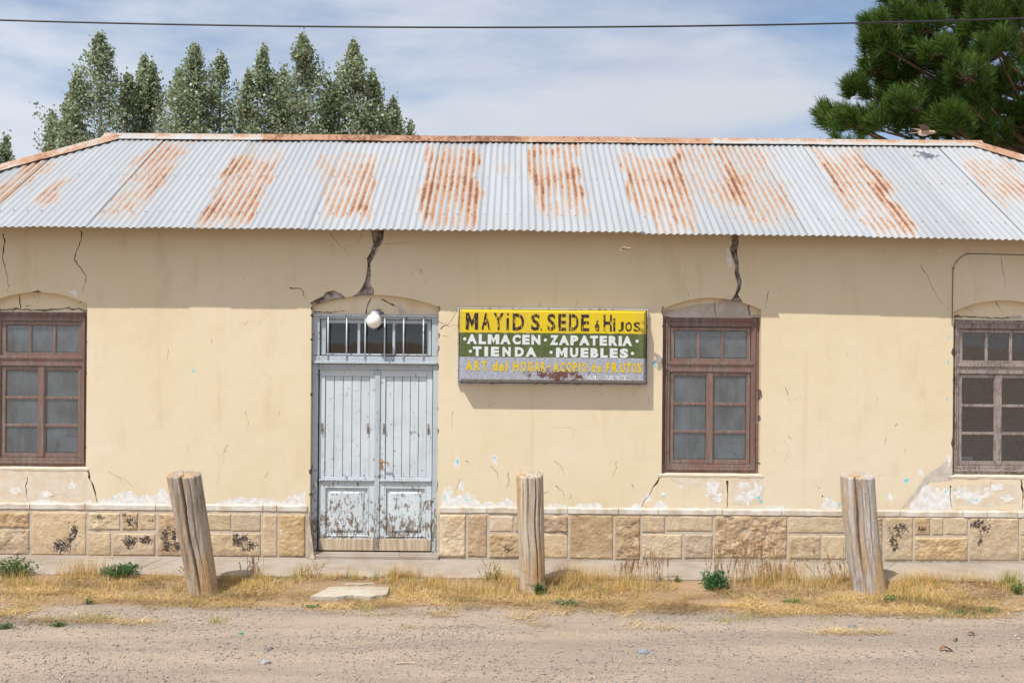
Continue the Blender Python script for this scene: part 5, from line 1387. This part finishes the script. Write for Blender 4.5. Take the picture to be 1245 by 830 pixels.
weed(1238, 722, 10, .13, 20, .026, (.12, .18, .05), 'upright yellow green weed at the kerb below the bare window')
weed(604, 702, 12, .10, 26, .022, (.14, .17, .04), 'short olive weed at the kerb left of the upright post')
weed(380, 737, 12, .035, 16, .022, (.09, .15, .05), 'tiny weed on the verge in front of the pale slab')
weed(820, 709, 8, .06, 14, .020, (.16, .17, .05), 'small yellowish weed at the edge of the bare earth patch')

def dock(px, py, wp, h, n_st, label, colr=(.22, .11, .05), spread=.12):
    b = G(px, py); b.y = min(b.y, EDGE - .03); b.z = gh(b.x, b.y); s = (b.y + D0) / F
    rt = tag(empty('dry_weed', tuple(b)), label, 'weed', 'tall dry seed stalks along the kerb')
    g = MB(); SP = []; 
    for i in range(n_st):
        x0 = b.x + random.uniform(-1, 1) * wp * s; y0 = min(b.y + random.gauss(0, .05), EDGE - .01); hh = 1.25 * h * random.uniform(.4, 1.08); le = random.gauss(0, spread)
        st = Vector((x0, y0, gh(x0, y0) - .004)); tip = st + Vector((le * hh * 1.4, random.gauss(0, .06) * hh, hh)); mid = st.lerp(tip, .55) + Vector((-le * .15 * hh, 0, 0))
        g.tube([st, mid, tip], [.0026, .0022, .0014], 4, False)
        m_ = random.randint(9, 20)
        for k in range(m_):
            t = 1 - .36 * (k / m_); q = mid.lerp(tip, (t - .55) / .45); SP.append(q + Vector((random.gauss(0, .0035), random.gauss(0, .0035), 0)))
    g.build('stalk', m_stalk, rt)['kind'] = 'stuff'
    P = np.array([tuple(q) for q in SP]); n = len(P); c = np.array(colr) * RNG.uniform(.55, 1.5, (n, 1)); v = leaf_quads(P, .0145, c, .5, .7)
    link('seed_head', np_mesh('seed_head', v[0], v[1], False, v[2]), m_straw, rt)['kind'] = 'stuff'
m_stalk = plain_wood('dry_stalk', (.36, .22, .10), (.50, .34, .16))
dock(782, 712, 34, .26, 46, 'row of short brown seed stalks at the kerb right of the upright post')
dock(905, 714, 46, .36, 60, 'tallest brown seed stalks growing behind the bright green weed')
dock(942, 714, 18, .30, 16, 'thin brown stalks at the right side of the tallest seed stalks')
dock(1012, 712, 26, .27, 22, 'sparse brown seed stalks leaning left of the cracked post', spread=.25)
dock(310, 704, 11, .17, 18, 'small clump of brown stalks on the kerb between leaning post and door')
dock(381, 704, 10, .16, 14, 'small yellowish stalks on the kerb in front of the leaning plank', (.40, .27, .06), .3)
dock(672, 722, 10, .24, 10, 'few bent dark stalks beside the foot of the upright post', (.14, .07, .04), .35)
dock(598, 702, 10, .15, 12, 'short dark stalks with yellow tips at the kerb near the sign post', (.36, .26, .05), .2)
dock(234, 706, 8, .13, 16, 'low reddish dry tuft at the foot of the leaning post', (.26, .12, .06), .4)

# ================================================================== TREES
def poplar(d, leaders, label, nleaf, trunk_px, zlow=2.6):
    Yt = d - D0; s = d / F
    base = W(trunk_px, 300, Yt); base.z = -.12
    rt = tag(empty('poplar_tree', tuple(base)), label, 'tree', 'poplars behind the shop')
    g = MB(); LP = []; LS = []
    ztop = max(W(px, py, Yt).z for px, py, *_ in leaders)
    g.tube([base, base + Vector((.05, 0, 2.5)), Vector((base.x, Yt, 4.5)), Vector((base.x + .05, Yt, ztop * .75))], [.22, .17, .13, .06], 9)
    for li, (px, py, rp, wgt) in enumerate(leaders):
        tp = W(px, py, Yt); Rm = rp * s * 1.18; st = Vector((base.x + random.uniform(-.1, .1), Yt + random.uniform(-.2, .2), 2.4 + .4 * li))
        dyo = random.uniform(-.6, .6); tp.y += dyo
        md = Vector((tp.x + random.uniform(-.1, .1), tp.y, zlow + (tp.z - zlow) * .45))
        axis = [st, md, Vector((tp.x + random.uniform(-.05, .05), tp.y, zlow + (tp.z - zlow) * .78)), tp]
        g.tube(axis, [.09, .06, .035, .008], 6, False)
        ntw = int(210 * wgt)
        for i in range(ntw):
            t = 1 - random.random() ** 1.45
            z = zlow + (tp.z - zlow) * t
            k = min(1, t * 2.2) * .45 + .55 if t < .45 else 1
            ax = st.lerp(md, min(1, t / .45)) if t < .45 else md.lerp(tp, (t - .45) / .55)
            hd = tp.z - z
            prof = Rm * min(1.0, .03 + .62 * (hd / (Rm * 1.55)) ** .9) * (1 if t > .25 else .6 + 1.6 * t)
            a = random.uniform(0, 2 * PI); L = prof * random.uniform(.30, 1.25) * (1.4 if random.random() < .14 else 1)
            p0 = Vector((ax.x, ax.y, z - .55 * L)); p1 = Vector((ax.x + math.cos(a) * L, ax.y + math.sin(a) * L, z + .30 * L))
            if i % 3 == 0: g.tube([p0, p0.lerp(p1, .5) + Vector((0, 0, -.04)), p1], [.012, .009, .004], 3, False)
            nl = int(1.3 * nleaf * wgt / ntw * random.uniform(.4, 1.6))
            for q in range(nl):
                u = .25 + .81 * math.sqrt(random.random()); c = p0.lerp(p1, u)
                jt = .045 + .08 * min(1, prof / .5); LP.append((c.x + random.gauss(0, jt), c.y + random.gauss(0, jt), c.z + random.gauss(0, .14)))
    g.build('trunk', m_bark, rt, 0, True)
    P = np.array(LP); n = len(P); pal = np.array([(.25, .30, .17), (.31, .36, .23), (.17, .22, .11), (.54, .57, .46), (.36, .40, .23)])
    c = pal[RNG.choice(5, n, p=[.33, .27, .18, .10, .12])] * RNG.uniform(.8, 1.2, (n, 1))
    v = leaf_quads(P, .098, c, .5, .8); link('crown', np_mesh('crown', v[0], v[1], False, v[2]), m_leaf, rt)
poplar(32, [(125, 52, 36, 1.0), (78, 118, 26, .55), (100, 100, 24, .5), (55, 140, 15, .3), (148, 92, 18, .4)], 'tallest grey green poplar rising behind the hip end of the roof', 9500, 118)
poplar(33, [(173, 76, 25, .8), (188, 88, 18, .45), (165, 110, 18, .3)], 'narrow poplar standing between the two broader poplars by the hip', 9000, 178)
poplar(32, [(243, 70, 34, 1.0), (270, 76, 24, .6), (220, 92, 17, .45), (292, 130, 17, .4)], 'poplar with two tips beside the narrow poplar', 9500, 248)
poplar(31.5, [(372, 55, 38, 1.1), (326, 72, 19, .6), (345, 92, 24, .6), (308, 102, 13, .35), (398, 105, 20, .4)], 'broad poplar with a separate pointed side stem behind the ridge', 10000, 356)
poplar(32, [(433, 66, 32, 1.0), (455, 98, 26, .6), (415, 100, 20, .5), (478, 128, 17, .45), (498, 150, 8, .12)], 'last poplar of the row beside the open sky', 9500, 440)
poplar(32, [(-22, 150, 24, .8), (0, 172, 14, .5), (-50, 120, 30, .8)], 'poplar mostly hidden by the descending hip of the roof', 8000, -25)

def pine(d, label):
    Yt = d - D0; s = d / F; c0 = W(1265, 100, Yt + 1.2)
    base = Vector((c0.x, c0.y, -.12)); rt = tag(empty('pine_tree', tuple(base)), label, 'tree')
    poly = [(1082, -300), (1050, -120), (1078, -10), (1074, 22), (1052, 34), (1049, 64), (1050, 94), (1042, 112), (1036, 124), (1012, 138), (1004, 146), (1005, 165), (1010, 240), (1080, 330), (1250, 380), (1420, 330), (1520, 200), (1500, 0), (1440, -160), (1300, -340), (1180, -340)]
    tufts = []; rnd = random.Random(21); clumps = []
    for px, py, r in [(1012, 146, 21), (1040, 152, 24), (1072, 152, 27), (1042, 110, 14), (1070, 86, 22), (1070, 56, 20), (1064, 34, 14), (1092, 22, 22), (1118, 156, 22), (1138, 158, 20), (1088, 98, 24), (1096, 64, 24), (1128, 38, 25), (1124, 84, 27), (1104, 128, 24), (1142, 118, 25), (1164, 62, 27), (1160, 14, 26), (1178, 96, 25),
                      (1196, 32, 26), (1214, 68, 27), (1236, 20, 28), (1242, 100, 27), (1224, 138, 25), (1206, 166, 22), (1250, 162, 26), (1160, 152, 22), (1084, -8, 20), (1110, -14, 24), (1180, 128, 20), (1190, -16, 26), (1140, 66, 18), (1206, 104, 20)]:
        dx_ = min(abs(px - 1265) / 290, 1); half = 2.7 * math.sqrt(max(.05, 1 - dx_ ** 2))
        clumps.append((W(px, py, Yt + 1.2 - half * rnd.uniform(.25, 1.0)), r * s * 1.02, 20))
    t_ = 0
    while t_ < 190:
        px, py = rnd.uniform(1010, 1530), rnd.uniform(-345, 385)
        if not in_poly(px - 14 if px < 1200 else px, py, poly): continue
        t_ += 1; vis = px < 1262 and -30 < py < 195
        dx_ = min(abs(px - 1265) / 275, 1); half = 2.8 * math.sqrt(max(.06, 1 - dx_ ** 2)); p = W(px, py, Yt + 1.2 + half * (rnd.uniform(-.1, 1) if vis else rnd.uniform(-1, 1)))
        clumps.append((p, rnd.uniform(.34, .56), 10 if vis else 13))
    for c_, r_, n_ in clumps:
        for q in range(n_):
            a_ = rnd.uniform(0, 2 * PI); e_ = math.asin(rnd.uniform(-.35, 1)); rr_ = r_ * rnd.uniform(.55, 1.0)
            tufts.append(c_ + Vector((math.cos(a_) * math.cos(e_) * rr_, math.sin(a_) * math.cos(e_) * rr_, math.sin(e_) * rr_ * .8)))
    g = MB(); H = 14.0
    g.tube([base, base + Vector((.05, 0, 3)), base + Vector((-.05, .05, 7)), base + Vector((0, 0, H))], [.38, .32, .24, .06], 12)
    limbs = []
    for p, _r, _n in clumps[:33] + clumps[33::5]:
        z = max(2.0, p.z - .25 * (p - Vector((base.x, base.y, p.z))).length); st = Vector((base.x, base.y, z)); md = st.lerp(p, .55) + Vector((0, 0, -.18))
        g.tube([st, md, p], [.06, .038, .016], 6, False); limbs += [st.lerp(md, .5), md, md.lerp(p, .5), p]
    for p in tufts:
        q = min(limbs, key=lambda l: (l - p).length_squared); k = (q - p)
        if k.length > .8: k = k.normalized() * .8
        g.tube([p, p + k * .5 + Vector((0, 0, -.06)), p + k], [.005, .007, .009], 4, False)
    g.build('trunk', m_pbark, rt, 0, True)
    nn = 105; P = np.array([tuple(t) for t in tufts]); n = len(P)
    out = P - np.array([base.x, base.y, 0]); out[:, 2] = 0; out /= np.maximum(np.linalg.norm(out, axis=1), .1)[:, None]; ax = out * .6 + np.array([0, 0, 1.0]) + RNG.normal(0, .28, (n, 3)); ax /= np.linalg.norm(ax, axis=1)[:, None]
    A = np.repeat(ax, nn, 0); B = np.repeat(P, nn, 0); m = len(A)
    t = RNG.random(m); B = B + A * ((t - .55) * .30)[:, None]
    dd = RNG.normal(0, 1, (m, 3)); dd -= A * (dd * A).sum(1)[:, None]; dd /= np.linalg.norm(dd, axis=1)[:, None]
    sp = (.88 - .52 * t)[:, None]; D = A * (1 - sp * .55) + dd * sp; D /= np.linalg.norm(D, axis=1)[:, None]
    L = RNG.uniform(.16, .27, m)[:, None]; wv = np.cross(D, RNG.normal(0, 1, (m, 3))); wv /= np.linalg.norm(wv, axis=1)[:, None]; w = .0062
    T = B + D * L + np.array([0, 0, -.02])
    V = np.stack([B - wv * w, B + wv * w, T + wv * w * .5, T - wv * w * .5], 1).reshape(-1, 3); Fc = np.arange(m * 4).reshape(-1, 4)
    c = np.array((.070, .130, .022)) * RNG.uniform(.65, 1.35, (m, 1)) + np.array([.03, .035, .004]) * (t[:, None] > .6) * RNG.random((m, 1)); C = np.repeat(c, 4, 0)
    link('crown', np_mesh('crown', V, Fc, False, C), m_needle, rt)
pine(20.5, 'large dark green pine with long needles behind the roof')
